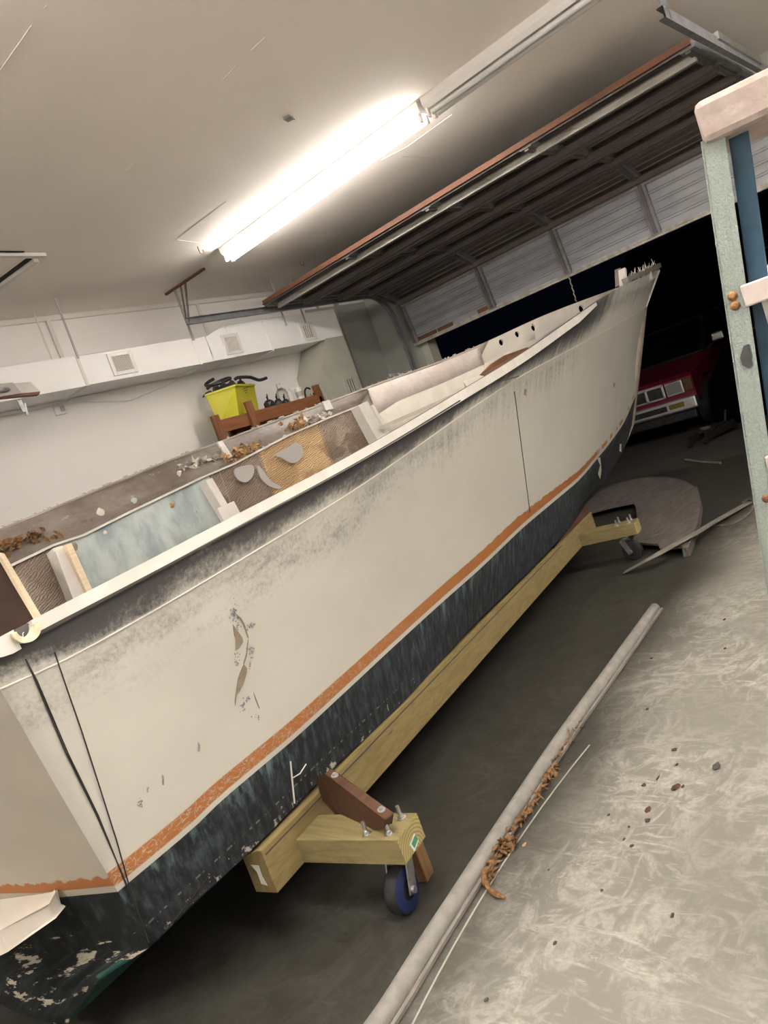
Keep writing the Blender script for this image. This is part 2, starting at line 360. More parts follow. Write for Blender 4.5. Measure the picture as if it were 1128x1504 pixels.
def blue_mat():
    k = NT('blue_grey_panel'); v = k.coord('Object', (2, 1, 1)); a = k.noise(v, 2.2, 5, .6); b = k.noise(v, 12, 5, .7)
    c = k.mix(k.ramp(a, .35, .62), (.21, .25, .26), (.40, .45, .435)); c = k.mix(k.math('MULTIPLY', k.ramp(b, .66, .74), .7), c, (.09, .09, .09)); return k.done(c, .6)
M['blue'] = blue_mat()
M['filler'] = simple('grey_filler', (.40, .38, .36), None, rough=.7)
M['tan'] = simple('torn_tan_laminate', (.50, .32, .14), (.26, .14, .06), 60, .8, 0, .4)
M['shred'] = simple('torn_wood_fibre', (.24, .125, .045), (.11, .055, .022), 50, .85, 0, .4)
M['gouge'] = simple('bare_gouge', (.20, .16, .11), (.24, .20, .14), 40, .8)
M['smudge'] = simple('grey_smudge', (.17, .165, .175), (.26, .25, .25), 70, .8)
M['cord'] = simple('dark_cord', (.02, .013, .014), None, rough=.8)
M['seam'] = simple('seam_shadow', (.055, .05, .045), None, rough=.9)
M['pvc'] = simple('yellowed_fitting', (.60, .57, .42), (.46, .42, .28), 30, .6, 0, .2)
M['mould'] = simple('dusty_grey_moulding', (.20, .19, .172), (.25, .235, .215), 20, .6)
M['panel'] = simple('dusty_plywood_panel', (.085, .074, .065), (.125, .11, .098), 6, .8, 0, .1, stretch=(1, 4, 1))
M['stick'] = simple('dusty_batten', (.22, .20, .175), (.17, .155, .135), 10, .8)
M['ladcap'] = simple('chalky_pink_plastic', (.31, .25, .222), (.36, .30, .27), 26, .75, 0, .5)
M['lad1'] = simple('worn_pale_fibreglass', (.26, .29, .255), (.195, .25, .245), 260, .6, 0, .3, .35, .7)
M['lad2'] = simple('blue_fibreglass', (.010, .045, .085), (.016, .062, .11), 25, .5)
M['ladstep'] = simple('pale_pink_step_paint', (.47, .41, .39), (.52, .455, .43), 20, .6)
M['patch'] = simple('grey_tape_patch', (.05, .049, .05), (.035, .034, .035), 40, .7)
M['yellow'] = simple('yellow_plastic', (.50, .47, .02), (.56, .53, .03), 3, .45)
M['clear'] = simple('milky_plastic', (.62, .61, .58), None, rough=.35)
M['bluewheel'] = simple('blue_tread', (.006, .014, .075), None, rough=.5)
M['label'] = simple('paper_label', (.60, .62, .57), None, rough=.8); M['greenprint'] = simple('green_label_print', (.05, .25, .14), None, rough=.8)
M['jack'] = simple('dark_jack_metal', (.012, .012, .013), (.022, .021, .02), 20, .6, .2)
M['tarp'] = simple('black_tarp', (.0012, .0012, .0013), (.002, .002, .002), 9, .95, spec=.05)
M['carred'] = NT('red_car_paint').done((.17, .012, .028), .3, .1, .5)
M['chrome'] = NT('chrome').done((.75, .75, .76), .36, .9)
M['carglass'] = NT('car_glass').done((.004, .005, .007), .08, 0, .5)
M['lamp'] = NT('headlamp_lens').done((.30, .29, .28), .12, .4); M['amber'] = NT('amber_lens').done((.10, .045, .008), .3)
M['plate'] = NT('amber_fog_lens').done((.16, .12, .012), .3)
M['asphalt'] = simple('driveway_concrete', (.045, .038, .03), (.06, .05, .04), 2.5, .85)
TB_ = {k_: emis(k_+'_lit_tube', TUBE_TINT, p_) for k_, p_ in TUBE_POWER.items()}; M['tubeoff'] = NT('unlit_tube').done((.62, .62, .60), .25)
M['winlight'] = emis('lit_window_pane', (.75, .88, 1.0), .9)
M['dust'] = simple('dust_line', (.33, .315, .275), None, rough=.9)
M['darkhouse'] = simple('dark_siding', (.02, .02, .022), None, rough=.9)

# ================================================================== STRUCTURE
XF, YW, ZC = 8.40, 6.72, 3.62; XB, YR = -3.2, -2.6
fl = struct(MB().box((XB, YR, -.12), (XF+.15, YW, 0)).build('floor', M['floor']))
ce = struct(MB().box((XB, YR, ZC), (XF+.15, YW, ZC+.12)).build('ceiling', M['ceiling']))
struct(MB().box((XB, YW, -.12), (XF+.15, YW+.15, ZC+.12)).build('wall_left', M['wall']))
struct(MB().box((7.195, YW-.012, 0), (XF-.001, YW-.001, 3.34)).build('wall_panel', M['wall2']))
struct(MB().box((XB, YR-.15, -.12), (XF+.15, YR, ZC+.12)).build('wall_right', M['wall']))
struct(MB().box((XB-.15, YR-.15, -.12), (XB, YW+.15, ZC+.12)).build('wall_back', M['wall']))
OY0, OY1, OZ = 1.30, 6.0, 3.05
fw = MB(); fw.box((XF, OY1, 0), (XF+.15, YW, ZC)); fw.box((XF, YR, 0), (XF+.15, OY0, ZC)); fw.box((XF, OY0, OZ), (XF+.15, OY1, ZC))
struct(fw.build('wall_front', M['wall2']))
t = MB(); t.box((XF-.02, OY1-.10, 0), (XF+.17, OY1+.02, OZ)); struct(t.build('trim_1', M['plenum']))
t = MB(); t.box((XF-.02, OY0-.02, 0), (XF+.17, OY0+.10, OZ)); struct(t.build('trim_2', M['plenum']))
struct(MB().box((XB, YW-.03, ZC-.05), (XF, YW, ZC-.002)).build('trim_3', M['trim']))
struct(MB().box((XF+.15, -14, -.14), (34, 22, -.015)).build('driveway', M['asphalt']))
# faint tape seams and scratches on the ceiling, board joints on the wall
for i, (a, b, wd) in enumerate([((0, 104), (47, 37), .006), ((66, 12), (69, 8), .006), ((369, 74), (389, 55), .006), ((327, 118), (347, 96), .006),
        ((258, 352), (332, 296), .004), ((258, 352), (318, 360), .004), ((600, 214), (664, 168), .004), ((560, 235), (600, 214), .003), ((590, 230), (637, 232), .003), ((186, 250), (200, 238), .003)]):
    A, B = onZ(*a, ZC-.001), onZ(*b, ZC-.001); MB().bar(A, B, wd, .004).build('seam', M['trim'], ce)
# dust outline on the floor beside the moulding
dl = [onZ(606+232*t/12+28*(t/12)**2, 1504-470*t/12+60*(t/12)**2, .0008) for t in range(13)]
m = MB()
for a, b in zip(dl, dl[1:]): m.bar(a, b, .006, .0012)
m.build('dust_line', M['dust'], fl)

# ------------------------------------------------------------------ lights (8 ft strip fixtures)
def fixture(x, y0, y1, lit, label, group=None):
    """channel runs along Y from y0 to y1 under the ceiling"""
    ya, yb = min(y0, y1), max(y0, y1); f = thing('strip_light', (x, (ya+yb)/2, ZC), label, 'light', group)
    z1 = ZC; prof = [(-.062, 0), (-.062, -.05), (-.042, -.085), (.042, -.085), (.062, -.05), (.062, 0)]
    m = MB(); rows = [[Vector((x+a, y, z1+b)) for a, b in prof] for y in (ya, yb)]; m.grid(rows, True)
    m.f += [(0, 1, 2, 3, 4, 5), (11, 10, 9, 8, 7, 6)]; fixn(m.build('channel', M['whitem'], f))
    for s in (-1, 1):
        tb = MB().tube([(x+s*.038, ya+.045, z1-.118), (x+s*.038, yb-.045, z1-.118)], .019, 14).build('tube', TB_[lit] if lit else M['tubeoff'], f, True)
        for yy, d in ((ya+.02, 1), (yb-.02, -1)):
            MB().box((x+s*.038-.016, yy-.009, z1-.142), (x+s*.038+.016, yy+.009, z1-.08)).build('lamp_holder', M['whitem'], f, bevel=.004)
    return f
fixture(4.895, 2.835, 5.27, 'weak', 'lit fluorescent strip light with glowing tubes on the ceiling', None)
fixture(4.895, .36, 2.80, False, 'unlit fluorescent strip light end to end with the glowing one')
fixture(1.0, -2.50, -.06, 'mid', 'unseen lit fluorescent strip light above the open floor beside the plain wall')  # out of view, placed to light the near hull side
fixture(1.0, 0.0, 2.44, 'mid', 'unseen lit fluorescent strip light above the boat stern quarter')  # out of view, placed to brighten the upper left ceiling
fixture(4.895, -2.12, .32, 'new', 'unseen lit fluorescent strip light added past the unlit one, beside the plain wall')  # unseen fixture, added to brighten the bow and far ceiling
fixture(-2.6, .6, 3.04, 'new', 'unseen lit fluorescent strip light added at the very back of the garage')  # unseen fixture, added to keep light on the transom

# ------------------------------------------------------------------ ceiling odds and ends
def hook(p, label, s=1.0):
    x, y, z = p; pts = [(x, y, ZC+.002), (x, y, ZC-.035*s)]
    for a in range(0, 230, 20): pts.append((x+.018*s-.018*s*math.cos(R_(a)), y, ZC-.035*s-.018*s*math.sin(R_(a))))
    tag(MB().tube(pts, .0035, 6).build('ceiling_hook', M['rust'], smooth=True), label, 'hook')
hook(onZ(290, 362, ZC), 'small dark hook screwed into the ceiling beside the lit lamp end', 1.3)
hook(onZ(440, 382, ZC), 'small dark hook in the ceiling between lit lamp and overhead door', 1.1)
bp = onZ(423, 172, ZC)
m = MB(); m.obb(bp-Vector((0, 0, .008)), (.03, .01, 0), (-.008, .02, 0), (0, 0, .008)); m.tube([bp, bp+Vector((.02, -.03, -.03))], .004, 6)
tag(m.build('broken_ceiling_anchor', M['stick']), 'broken off anchor stub in the bare ceiling field', 'anchor')
h = thing('ceiling_hatch', (2.85, 5.45, ZC), 'ceiling access hatch with raised frame and dark open gap', 'hatch')
hc = [onZ(-60, 372, ZC), onZ(65, 373, ZC)]; he = [onZ(52, 380, ZC), onZ(0, 417, ZC), onZ(-60, 462, ZC)]
MB().bar(hc[0]-Vector((0, 0, .012)), hc[1]-Vector((0, 0, .012)), .04, .024).build('frame', M['trim'], h)
MB().bar(he[0]-Vector((0, 0, .012)), he[2]-Vector((0, 0, .012)), .045, .026).build('frame', M['trim'], h)
o_ = Vector((-.055, -.01, 0)); MB().bar(he[0]+o_-Vector((0, 0, .003)), he[2]+o_-Vector((0, 0, .003)), .05, .006).build('gap', M['gap'], h)
g0 = onZ(-60, 371, ZC)+Vector((0, -.03, -.003)); MB().bar(g0, g0+(hc[1]-hc[0])*.72, .014, .006).build('gap', M['gap'], h)
MB().prism([hc[0]-Vector((0, 0, .004)), hc[1]-Vector((0.06, -.03, .004)), he[0]+o_*1.6-Vector((0, 0, .004)), he[2]+o_*1.6-Vector((0, 0, .004))], (0, 0, .004)).build('panel', M['ceiling'], h)

# ------------------------------------------------------------------ duct along the left wall
YD = 6.244
d = thing('air_duct', (4.6, 6.48, 2.82), 'long white boxed air duct hung along the wall', 'duct')
def ductseg(x0, x1, z0, z1, z1b=None):
    z1b = z1 if z1b is None else z1b
    MB().prism([(x0, YD, z0), (x1, YD, z0), (x1, YD, z1b), (x0, YD, z1)], (0, YW-YD, 0)).build('duct_section', M['duct'], d, bevel=.006)
ductseg(1.2, 3.652, 2.815, 3.085); ductseg(3.656, 4.948, 2.82, 3.085); ductseg(4.952, 5.12, 2.822, 3.08); ductseg(5.12, 5.42, 2.824, 3.08, 3.17)
ductseg(5.42, 5.97, 2.826, 3.17); ductseg(5.974, 7.185, 2.83, 3.175)
for x, zt in ((3.654, 3.085), (4.95, 3.085), (5.972, 3.17)):
    m = MB(); m.box((x-.014, YD-.006, 2.812), (x+.014, YD, zt)); m.box((x-.014, YD-.006, 2.806), (x+.014, YW-.01, 2.815)); m.build('strap', M['duct'] if x > 4 else M['trim'], d)
for x, y, w_ in ((3.66, 6.235, .009), (4.955, 6.235, .014), (3.62, 6.60, .006), (3.78, 6.70, .02), (5.55, 6.70, .02), (6.3, 6.235, .010), (6.62, 6.235, .010)):
    m = MB(); m.box((x-w_, y-.004, 3.06), (x+w_, y+.004, ZC-.026 if abs(x-4.955) < .001 else ZC-.049 if y > 6.65 else ZC+.002)); m.build('hanger_strap', M['filler'] if y < 6.3 else M['trim'], d)
def register(c, wd, ht, par, n=13, ax=Vector((1, 0, 0)), out=Vector((0, -1, 0)), mat='whitem'):
    up = Vector((0, 0, 1)); c = Vector(c); fr = MB(); b = .035
    for s in (-1, 1):
        fr.obb(c+ax*s*(wd/2+b/2)+out*.006, ax*b/2, up*(ht/2+b), out*.008); fr.obb(c+up*s*(ht/2+b/2)+out*.006, ax*wd/2, up*b/2, out*.008)
    f = fr.build('register', M[mat], par, bevel=.003)
    MB().obb(c+out*.0015, ax*wd/2, up*ht/2, out*.002).build('opening', M['gap'], f)
    for i in range(n):
        p = c+ax*((i+.5)/n-.5)*wd+out*.007
        MB().obb(p, ax*wd/n*.26, up*ht/2, out*.005).build('louver', M['trim'] if mat == 'whitem' else M['plenum'], f)
register((4.072, YD, 2.955), .19, .145, d); register((5.43, YD, 2.96), .17, .15, d); register((6.61, YD, 2.955), .165, .145, d, 5)
# plenum: drops from the duct end to the floor
pl = thing('duct_plenum', (7.0, 6.46, 0), 'olive grey boxed plenum dropping from the duct end to the floor', 'duct')
xk = onY(472, 540, YD).x; zk = onY(472, 540, YD).z; xl = 6.55
m = MB(); a = [(6.86, 2.83), (7.185, 2.83), (7.19, zk), (xk, zk)]
m.prism([(x, YD-.004, z) for x, z in a], (0, YW-YD-.02, 0)); m.build('transition', M['plenum'], pl, bevel=.006)
m = MB().box((xk, YD-.012, 0), (7.19, YW-.012, zk)); m.build('riser', M['plenum'], pl, bevel=.006)
register((7.01, YD-.012, zk-.30), .17, .17, pl, 4, mat='plenum'); register((xk, 6.46, zk-.34), .20, .22, pl, 4, Vector((0, -1, 0)), Vector((-1, 0, 0)), mat='plenum')
# conduit and wall fittings
tag(MB().tube([(7.42, YW-.0275, 0), (7.42, YW-.0275, 3.3), (7.42, YW-.0275, ZC-.049)], .016, 8).build('conduit', M['wall2'], smooth=True), 'painted vertical conduit on the wall right beside the olive plenum', 'pipe')
tag(MB().box((7.75, YW-.035, 0), (7.83, YW-.011, ZC-.049)).build('wall_batten', M['wall2']), 'painted vertical batten on the wall between conduit and corner', 'batten')
tp = onY(87, 603, YW); th = thing('thermostat', tp, 'small white thermostat with a grey face under the duct', 'thermostat')
MB().box((tp.x-.055, YW-.03, tp.z-.045), (tp.x+.055, YW, tp.z+.045)).build('case', M['whitem'], th, bevel=.008)
MB().box((tp.x+.0, YW-.034, tp.z-.02), (tp.x+.042, YW-.028, tp.z+.03)).build('face', M['filler'], th)
for pts, lb in (([(0, 612), (60, 600), (91, 588), (100, 586)], 'thin white cable sagging along the wall below the duct, towards the thermostat'), ([(105, 583), (140, 590), (190, 588), (240, 568), (262, 556)], 'thin white cable sagging in a shallow curve below the duct')):
    P = [onY(*p, YW-.008) for p in pts]
    for p in P: p.z = min(p.z, 2.797)
    tag(MB().tube(P, .006, 6).build('cable', M['wall'], smooth=True), lb, 'cable')

# ================================================================== GARAGE DOOR
gd = thing('garage_door', (7.2, 3.67, 2.5), 'grey steel sectional garage door, half raised and rusty at the edges', 'garage door')
Y0, Y1 = 1.32, 6.02
SEC = [(5.87, 3.30), (6.50, 3.30), (7.10, 3.30), (7.68, 3.29), (8.20, 3.095), (8.28, 2.50)]
for i in range(5):
    a, b = Vector((SEC[i][0], 0, SEC[i][1])), Vector((SEC[i+1][0], 0, SEC[i+1][1])); L = (b-a).length; t_ = (b-a)/L; n_ = Vector((0, 1, 0)).cross(t_)
    if n_.z > 0 and i < 4: n_ = -n_
    if i == 4 and n_.x > 0: n_ = -n_
    def pt(s, h, y): p = a+t_*s+n_*h; return Vector((p.x, y, p.z))
    prof = [(.004, .045), (.004, 0)]
    for j in range(5):
        s = L*(.14+.17*j); prof += [(s-.014, 0), (s-.008, .010), (s+.008, .010), (s+.014, 0)]
    prof += [(L-.004, 0), (L-.004, .045)]
    m = MB(); m.grid([[pt(s, h, y) for s, h in prof] for y in (Y0, Y1)])
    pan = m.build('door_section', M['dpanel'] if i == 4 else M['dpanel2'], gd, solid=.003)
    for y in ((Y0+.035, 2.65, 3.69, 4.73, Y1-.035)):
        c = a+t_*L/2+n_*.026; MB().obb(Vector((c.x, y, c.z)), t_*(L/2-.006), Vector((0, .05, 0)), n_*.024).build('stile', M['dstile'], gd); MB().obb(Vector((c.x, y, c.z))+n_*.03, t_*(L/2-.02), Vector((0, .018, 0)), n_*.012).build('stile_rib', M['dpanel2'], gd)
        if i < 4:
            c = b+n_*.055; MB().obb(Vector((c.x, y, c.z)), t_*.05, Vector((0, .03, 0)), n_*.005).build('hinge', M['dstile'], gd)
    # struts: folded hat bars along the section
    for s, big in (((.17, 1), (L-.06, 0)) if i == 0 else ((.05, 0), (L-.06, 0)) if i < 4 else ((.045, 0),)):
        hh = .045 if big else .05; w2 = .020 if big else .022
        rows = [[pt(s+da, h, y) for da, h in ((-w2-.02, .05), (-w2, .05), (-w2*.6, .05+hh), (w2*.6, .05+hh), (w2, .05), (w2+.02, .05))] for y in (Y0+.03, Y1-.03)]
        MB().grid(rows).build('strut', M['dstrut'] if (big or i == 4) else M['dpanel2'], gd, solid=.003)
m = MB(); m.box((5.855, Y0, 3.278), (5.875, Y1, 3.315)); m.box((5.84, Y0, 3.268), (5.885, Y1, 3.278)); m.build('top_edge', M['drust'], gd)
MB().bar((8.275, Y0, 2.497), (8.275, Y1, 2.497), .05, .05).build('bottom_rail', M['seal'], gd)
for y0, y1 in ((5.62, 5.98), (4.74, 4.95), (5.35, 5.6)):
    MB().bar((8.252, y0, 2.54), (8.252, y1, 2.54), .008, .05).build('rust_patch', M['drust'], gd)
# pull chain / rod from the door stile to the bow
c0, c1 = onX(833, 397, 8.20), onX(846.5, 443, 8.2)
m = MB(); k_ = 16
m.tube([c0.lerp(c1, i/k_)+Vector((0, .006*math.sin(i*2.2), 0)) for i in range(k_+1)], .007, 6)
m.build('pull_rope', M['mould'], gd, True)
# tracks
def track(y, zt, label, xs):
    s = 1 if y > 3 else -1; r = thing('door_track', (6.4, y, zt), label, 'door track')
    pts = [Vector((xs, y, zt)), Vector((6.4, y, zt+.01)), Vector((7.55, y, zt+.02))]
    for a in range(0, 91, 10): pts.append(Vector((7.72+.40*math.sin(R_(a)), y, zt-.38+.40*math.cos(R_(a)))))
    pts += [Vector((8.17, y, 2.4)), Vector((8.2, y, 0.0))]
    prof = [(-.02, -.035), (.02, -.035), (.02, -.028), (-.012, -.028), (-.012, .028), (.02, .028), (.02, .035), (-.02, .035)]
    m = MB(); rows = []
    for i, p in enumerate(pts):
        tt = (pts[min(i+1, len(pts)-1)]-pts[max(i-1, 0)]).normalized(); up = Vector((0, 1, 0)).cross(tt)
        rows.append([p+Vector((0, -a*s, 0))+up*b for a, b in prof])
    m.grid(rows, True); m.build('rail', M['dstile'], r)
    return r
tl = track(6.10, 3.225, 'grey steel overhead door track hung beside the air duct', 4.85)
A = Vector((4.87, 6.13, 3.215)); Hc = [onZ(299, 393, ZC), onZ(243, 431, ZC)]
MB().bar(Hc[0]-Vector((0, 0, .012)), Hc[1]-Vector((0, 0, .012)), .03, .02).build('ceiling_angle', M['rust'], tl)
q1, q2 = onZ(265, 418, ZC), onZ(272, 413, ZC)
MB().bar(A, q1, .03, .004, (1, 0, 0)).build('hanger_angle', M['dstile'], tl); MB().bar(A+Vector((.01, -.02, 0)), q2, .035, .004, (1, 0, 0)).build('hanger_angle', M['steel'], tl)
tr = track(1.21, 3.225, 'grey steel overhead door track at the end near the step ladder', 4.93)
MB().bar((5.025, 1.205, 3.2), (5.025, 1.215, ZC), .035, .005, (1, 0, 0)).build('hanger_angle', M['dstile'], tr)
MB().bar((6.0, 1.19, 3.27), (7.2, 1.19, 3.27), .03, .05).build('stiffener', M['steel'], tr)

# ================================================================== BOAT
boat = thing('boat_hull', (3.6, 3.2, 0), 'stripped cream motorboat hull with dark bottom paint and orange stripe', 'boat')
G = [onY(x, y, Y) for x, y, Y in [(-34, 956, 2.055), (50, 911, 2.08), (150, 860, 2.10), (325, 769, 2.13), (500, 678, 2.17), (690, 567, 2.28), (760, 524, 2.36), (840, 469, 2.48), (885, 438, 2.56), (915, 420, 2.66), (968, 398, 2.9)]]
KN = [onY(x, y, Y) for x, y, Y in [(0, 1012, 2.062), (90, 972, 2.085), (200, 912, 2.11), (354, 822, 2.145), (503, 731, 2.20), (704, 592, 2.32), (768, 551, 2.42), (863, 500, 2.62), (905, 477, 2.74), (930, 463, 2.84), (949, 452, 2.95)]]
WL = [onY(x, y, Y) for x, y, Y in [(173, 1310, 2.095), (281, 1219, 2.125), (330, 1172, 2.145), (420, 1096, 2.185), (500, 1023, 2.235), (589, 940, 2.32), (655, 880, 2.395), (697, 843, 2.45), (780, 765, 2.60), (841, 714, 2.78), (882, 668, 2.92), (912, 628, 3.03), (935, 578, 3.08)]]
CH = [onZ(x, y, z) for x, y, z in [(219, 1392, .36), (289, 1322, .36), (369, 1249, .36), (478, 1139, .36), (576, 1048, .36), (655, 963, .362), (695, 919, .365), (780, 836, .375), (840, 771, .40)]]
CH += [onY(x, y, Y) for x, y, Y in [(866, 724, 3.0), (898, 683, 3.10), (916, 656, 3.12), (930, 624, 3.12)]]
BN = [Vector((.69, 2.31, .29)), Vector((1.3, 2.36, .285)), Vector((2.5, 2.60, .28)), Vector((4.2, 2.88, .27)), Vector((5.4, 3.03, .36)), Vector((6.3, 3.10, .44)), Vector((6.9, 3.12, .57)), onY(930, 624, 3.12)]
B2 = [Vector((.625, 2.54, .125)), Vector((1.3, 2.62, .12)), Vector((2.5, 2.82, .125)), Vector((4.2, 3.02, .18)), Vector((5.4, 3.12, .31)), Vector((6.3, 3.135, .43)), Vector((6.9, 3.13, .565)), onY(930, 624, 3.12)]
KE = [Vector((.60, 3.25, .035)), Vector((2.5, 3.24, .06)), Vector((4.2, 3.21, .13)), Vector((5.4, 3.18, .27)), onY(876, 716, 3.15), onY(898, 688, 3.15), onY(916, 660, 3.14), onY(930, 624, 3.12)]
BF = [Vector((.68, 3.85, .36)), Vector((2.5, 3.75, .32)), Vector((4.2, 3.6, .36)), Vector((5.4, 3.4, .42)), Vector((6.3, 3.25, .49)), Vector((6.9, 3.17, .59)), onY(930, 624, 3.12)]
CF = [Vector((.78, 4.16, .62)), Vector((2.5, 4.08, .60)), Vector((4.2, 3.86, .58)), Vector((5.4, 3.58, .57)), Vector((6.3, 3.32, .58)), Vector((6.9, 3.2, .63)), onY(930, 624, 3.12)]
WF = [Vector((.75, 4.19, .80)), Vector((2.5, 4.13, .80)), Vector((4.2, 3.92, .80)), Vector((5.4, 3.64, .82)), Vector((6.5, 3.32, .90)), onY(935, 578, 3.08)]
GFp = [(-60, 803, 4.23), (0, 777, 4.25), (50, 757, 4.26), (135, 722, 4.26), (253, 674, 4.24), (324, 648, 4.21), (422, 611, 4.12), (476, 592, 4.05), (577, 555, 3.88), (640, 533, 3.76), (690, 513, 3.65), (712, 503, 3.59), (800, 463, 3.36), (910, 421, 3.06), (968, 398, 2.9)]
GF0 = [onY(*p) for p in GFp]; cGF0 = curve(GF0)
XBW = onY(704, 508, 3.62).x              # bulwark panel starts here; hull skin stops lower behind it
GF = []
for p in GF0:
    q = p.copy()
    GF.append(q)
KF = [p+Vector((0, -.01, -.26)) for p in GF0[:-1]]+[onY(949, 452, 2.95)]
lines = [G, KN, WL, CH, BN, B2, KE, BF, CF, WF, KF, GF]
vval = [3, 2, 1, 0, -.3, -.7, -1, -.4, 0, 1, 2, 3]
cur = [curve(l) for l in lines]; ext = [(l[0].x, l[-1].x) for l in lines]
X0f = .70
ext[10] = (.72, ext[10][1]); ext[11] = (.69, ext[11][1])
NS = 90
def lp(i, s):
    e = ext[i]
    if i in (10, 11):
        x = e[0]+(e[1]-e[0])*s
    else: x = e[0]+(e[1]-e[0])*s
    return cur[i](x)
subs = [3, 8, 4, 3, 3, 4, 4, 3, 3, 6, 3]
rows = []; uvr = []
for j in range(NS+1):
    s = j/NS; P = [lp(i, s) for i in range(len(lines))]
    drop = 0
    row = []; uvs = []
    for i in range(len(lines)-1):
        for k in range(subs[i]):
            f = k/subs[i]; p = P[i].lerp(P[i+1], f)
            if i == 1: p = p+Vector((0, .03*math.sin(math.pi*f)*min(1, s*1.6+.15), 0))     # slight hollow flare
            row.append(p); uvs.append((s*8.0, vval[i]+(vval[i+1]-vval[i])*f))
    row.append(P[-1]); uvs.append((s*8.0, 3))
    rows.append(row); uvr.append(uvs)
# crease below the gunwale stands 6 mm proud
ncol = len(rows[0]); far0 = sum(subs[:10])
sel = []
m = MB(); vs = [p for r in rows for p in r]; fs = []; fu = []
jb = next(j for j in range(NS+1) if rows[j][-1].x > XBW)
for j in range(NS):
    for k in range(ncol-1):
        if j >= jb and k >= far0+0: continue          # the portholed bulwark panel takes over here
        fs.append((j*ncol+k, j*ncol+k+1, (j+1)*ncol+k+1, (j+1)*ncol+k)); fu.append([uvr[j][k], uvr[j][k+1], uvr[j+1][k+1], uvr[j+1][k]])
m.add(vs, fs)
M['inner'] = simple('raw_inner_laminate', (.30, .25, .20), (.40, .36, .31), 4, .7, 0, .2)
skin = m.build('hull_skin', [M['hull'], M['inner']], boat, True, 22)
uvl = skin.data.uv_layers.new(name='UVMap'); li = 0
for f in fu:
    for q in f: uvl.data[li].uv = q; li += 1
md = skin.modifiers.new('solid', 'SOLIDIFY'); md.thickness = .016; md.offset = -1; md.material_offset = 1; md.use_even_offset = False
bv = BVHTree.FromPolygons([tuple(v) for v in vs], fs)
def hit(x, y, off=.002, tree=None):
    d = ray(x, y).normalized(); loc, no, idx, dist = (tree or bv).ray_cast(EYEV, d)
    if loc is None: return None
    if no.dot(d) > 0: no = -no
    return loc+no*off
# transom: raked and rounded in plan
tr_ = MB(); tv = []; tf = []; tuv = []
sec = [rows[0][i] for i in range(ncol)]; su = [uvr[0][i][1] for i in range(ncol)]
half = sum(subs[:6]); NT_ = 10
def lerp_side(lst, cnt, n):
    out = []
    for i in range(n+1):
        f = i/n*cnt; a = int(min(f, cnt-1e-6)); out.append(lst[a].lerp(lst[min(a+1, cnt)], f-a) if cnt else lst[0])
    return out
# rows at matching heights: near edge point, far edge point
near_pts = sec[:half+1]; far_pts = sec[half:][::-1]
nn = 24
def resample(pts, vals, n):
    tv_ = [3-(3-(-1))*i/n for i in range(n+1)]; out = []
    for t in tv_:
        for a in range(len(vals)-1):
            if (vals[a] >= t >= vals[a+1]):
                f = (vals[a]-t)/max(1e-9, vals[a]-vals[a+1]); out.append(pts[a].lerp(pts[a+1], f)); break
        else: out.append(pts[-1])
    return out, tv_
n1, tvv = resample(near_pts, su[:half+1], 40); n2, _ = resample(far_pts, su[half:][::-1], 40)
trows = []
for i in range(41):
    a, b = n1[i], n2[i]; L = (b-a).length; r = []
    for k in range(NT_+1):
        f = k/NT_; p = a.lerp(b, f); base = a.x+(b.x-a.x)*f
        t = max(0.0, (f*L)); bulge = -.30*(1-(2*f-1)**2)*min(1, L/2.0)
        fade = min(1, max(0, (tvv[i]+1.0)/1.0)) if tvv[i] < 0 else 1
        r.append(Vector((p.x+bulge*(.25+.75*fade) if tvv[i] < 0 else p.x+bulge, p.y, p.z)))
    trows.append(r)
mt = MB().grid(trows); ts = mt.build('transom', [M['transom']], boat, True, 40)
ul = ts.data.uv_layers.new(name='UVMap')
for poly in ts.data.polygons:
    for li_, vi in zip(poly.loop_indices, poly.vertices):
        i, k = divmod(vi, NT_+1); ul.data[li_].uv = ((trows[i][k]-trows[i][0]).length, tvv[i])
tbv = BVHTree.FromPolygons([tuple(p) for r in trows for p in r], mt.f)

kb = []
for i in range(81):
    p = lp(1, i/80); kb.append(p+Vector((.05, -1, 0)).normalized()*.001)
MB().tube(kb, .0028, 6).build('knuckle_bead', M['cream'], boat, True)
# gunwale batten (white strip along the near gunwale)
gx0, gx1 = G[0].x, onY(872, 446, 2.535).x
gp = [cur[0](gx0+(gx1-gx0)*i/60) for i in range(61)]
def bat(par, pts, name, mat):
    m = MB(); rr = []
    for i, p in enumerate(pts):
        f = i/(len(pts)-1); hh = .030+.018*min(1, f*1.5)
        if f > .9 and len(pts) > 10: hh *= 1-(f-.9)*6
        sd = Vector((.06, -1, 0)).normalized(); o2 = .010-.004*f
        rr.append([p+sd*.0-Vector((0, -.016, 0)), p+sd*.020+Vector((0, 0, .006)), p+sd*(.022)-Vector((0, 0, hh)), p+Vector((0, .004, -hh))])
    m.grid(rr, True); k = len(m.v)-len(rr)*4; m.f += [(k, k+1, k+2, k+3), tuple(k+(len(rr)-1)*4+q for q in range(4))]
    return m.build(name, mat, par)
# split by the half-round cutout near the stern
xc = onY(38, 936, 2.06).x; w_c = .026
pa = [cur[0](gx0+(xc-w_c-gx0)*i/4) for i in range(5)]; pb = [cur[0](xc+w_c+(gx1-xc-w_c)*i/60) for i in range(61)]
bat(boat, pa, 'gunwale_strip', M['white']); bat(boat, pb, 'gunwale_strip', M['white'])
m = MB(); m.sweep([p+Vector((0, -.018, -.036)) for p in pb[:30]], [(-.004, -.004), (.004, -.004), (.004, .004), (-.004, .004)], 1); m.build('gunwale_seam', M['seam'], boat)
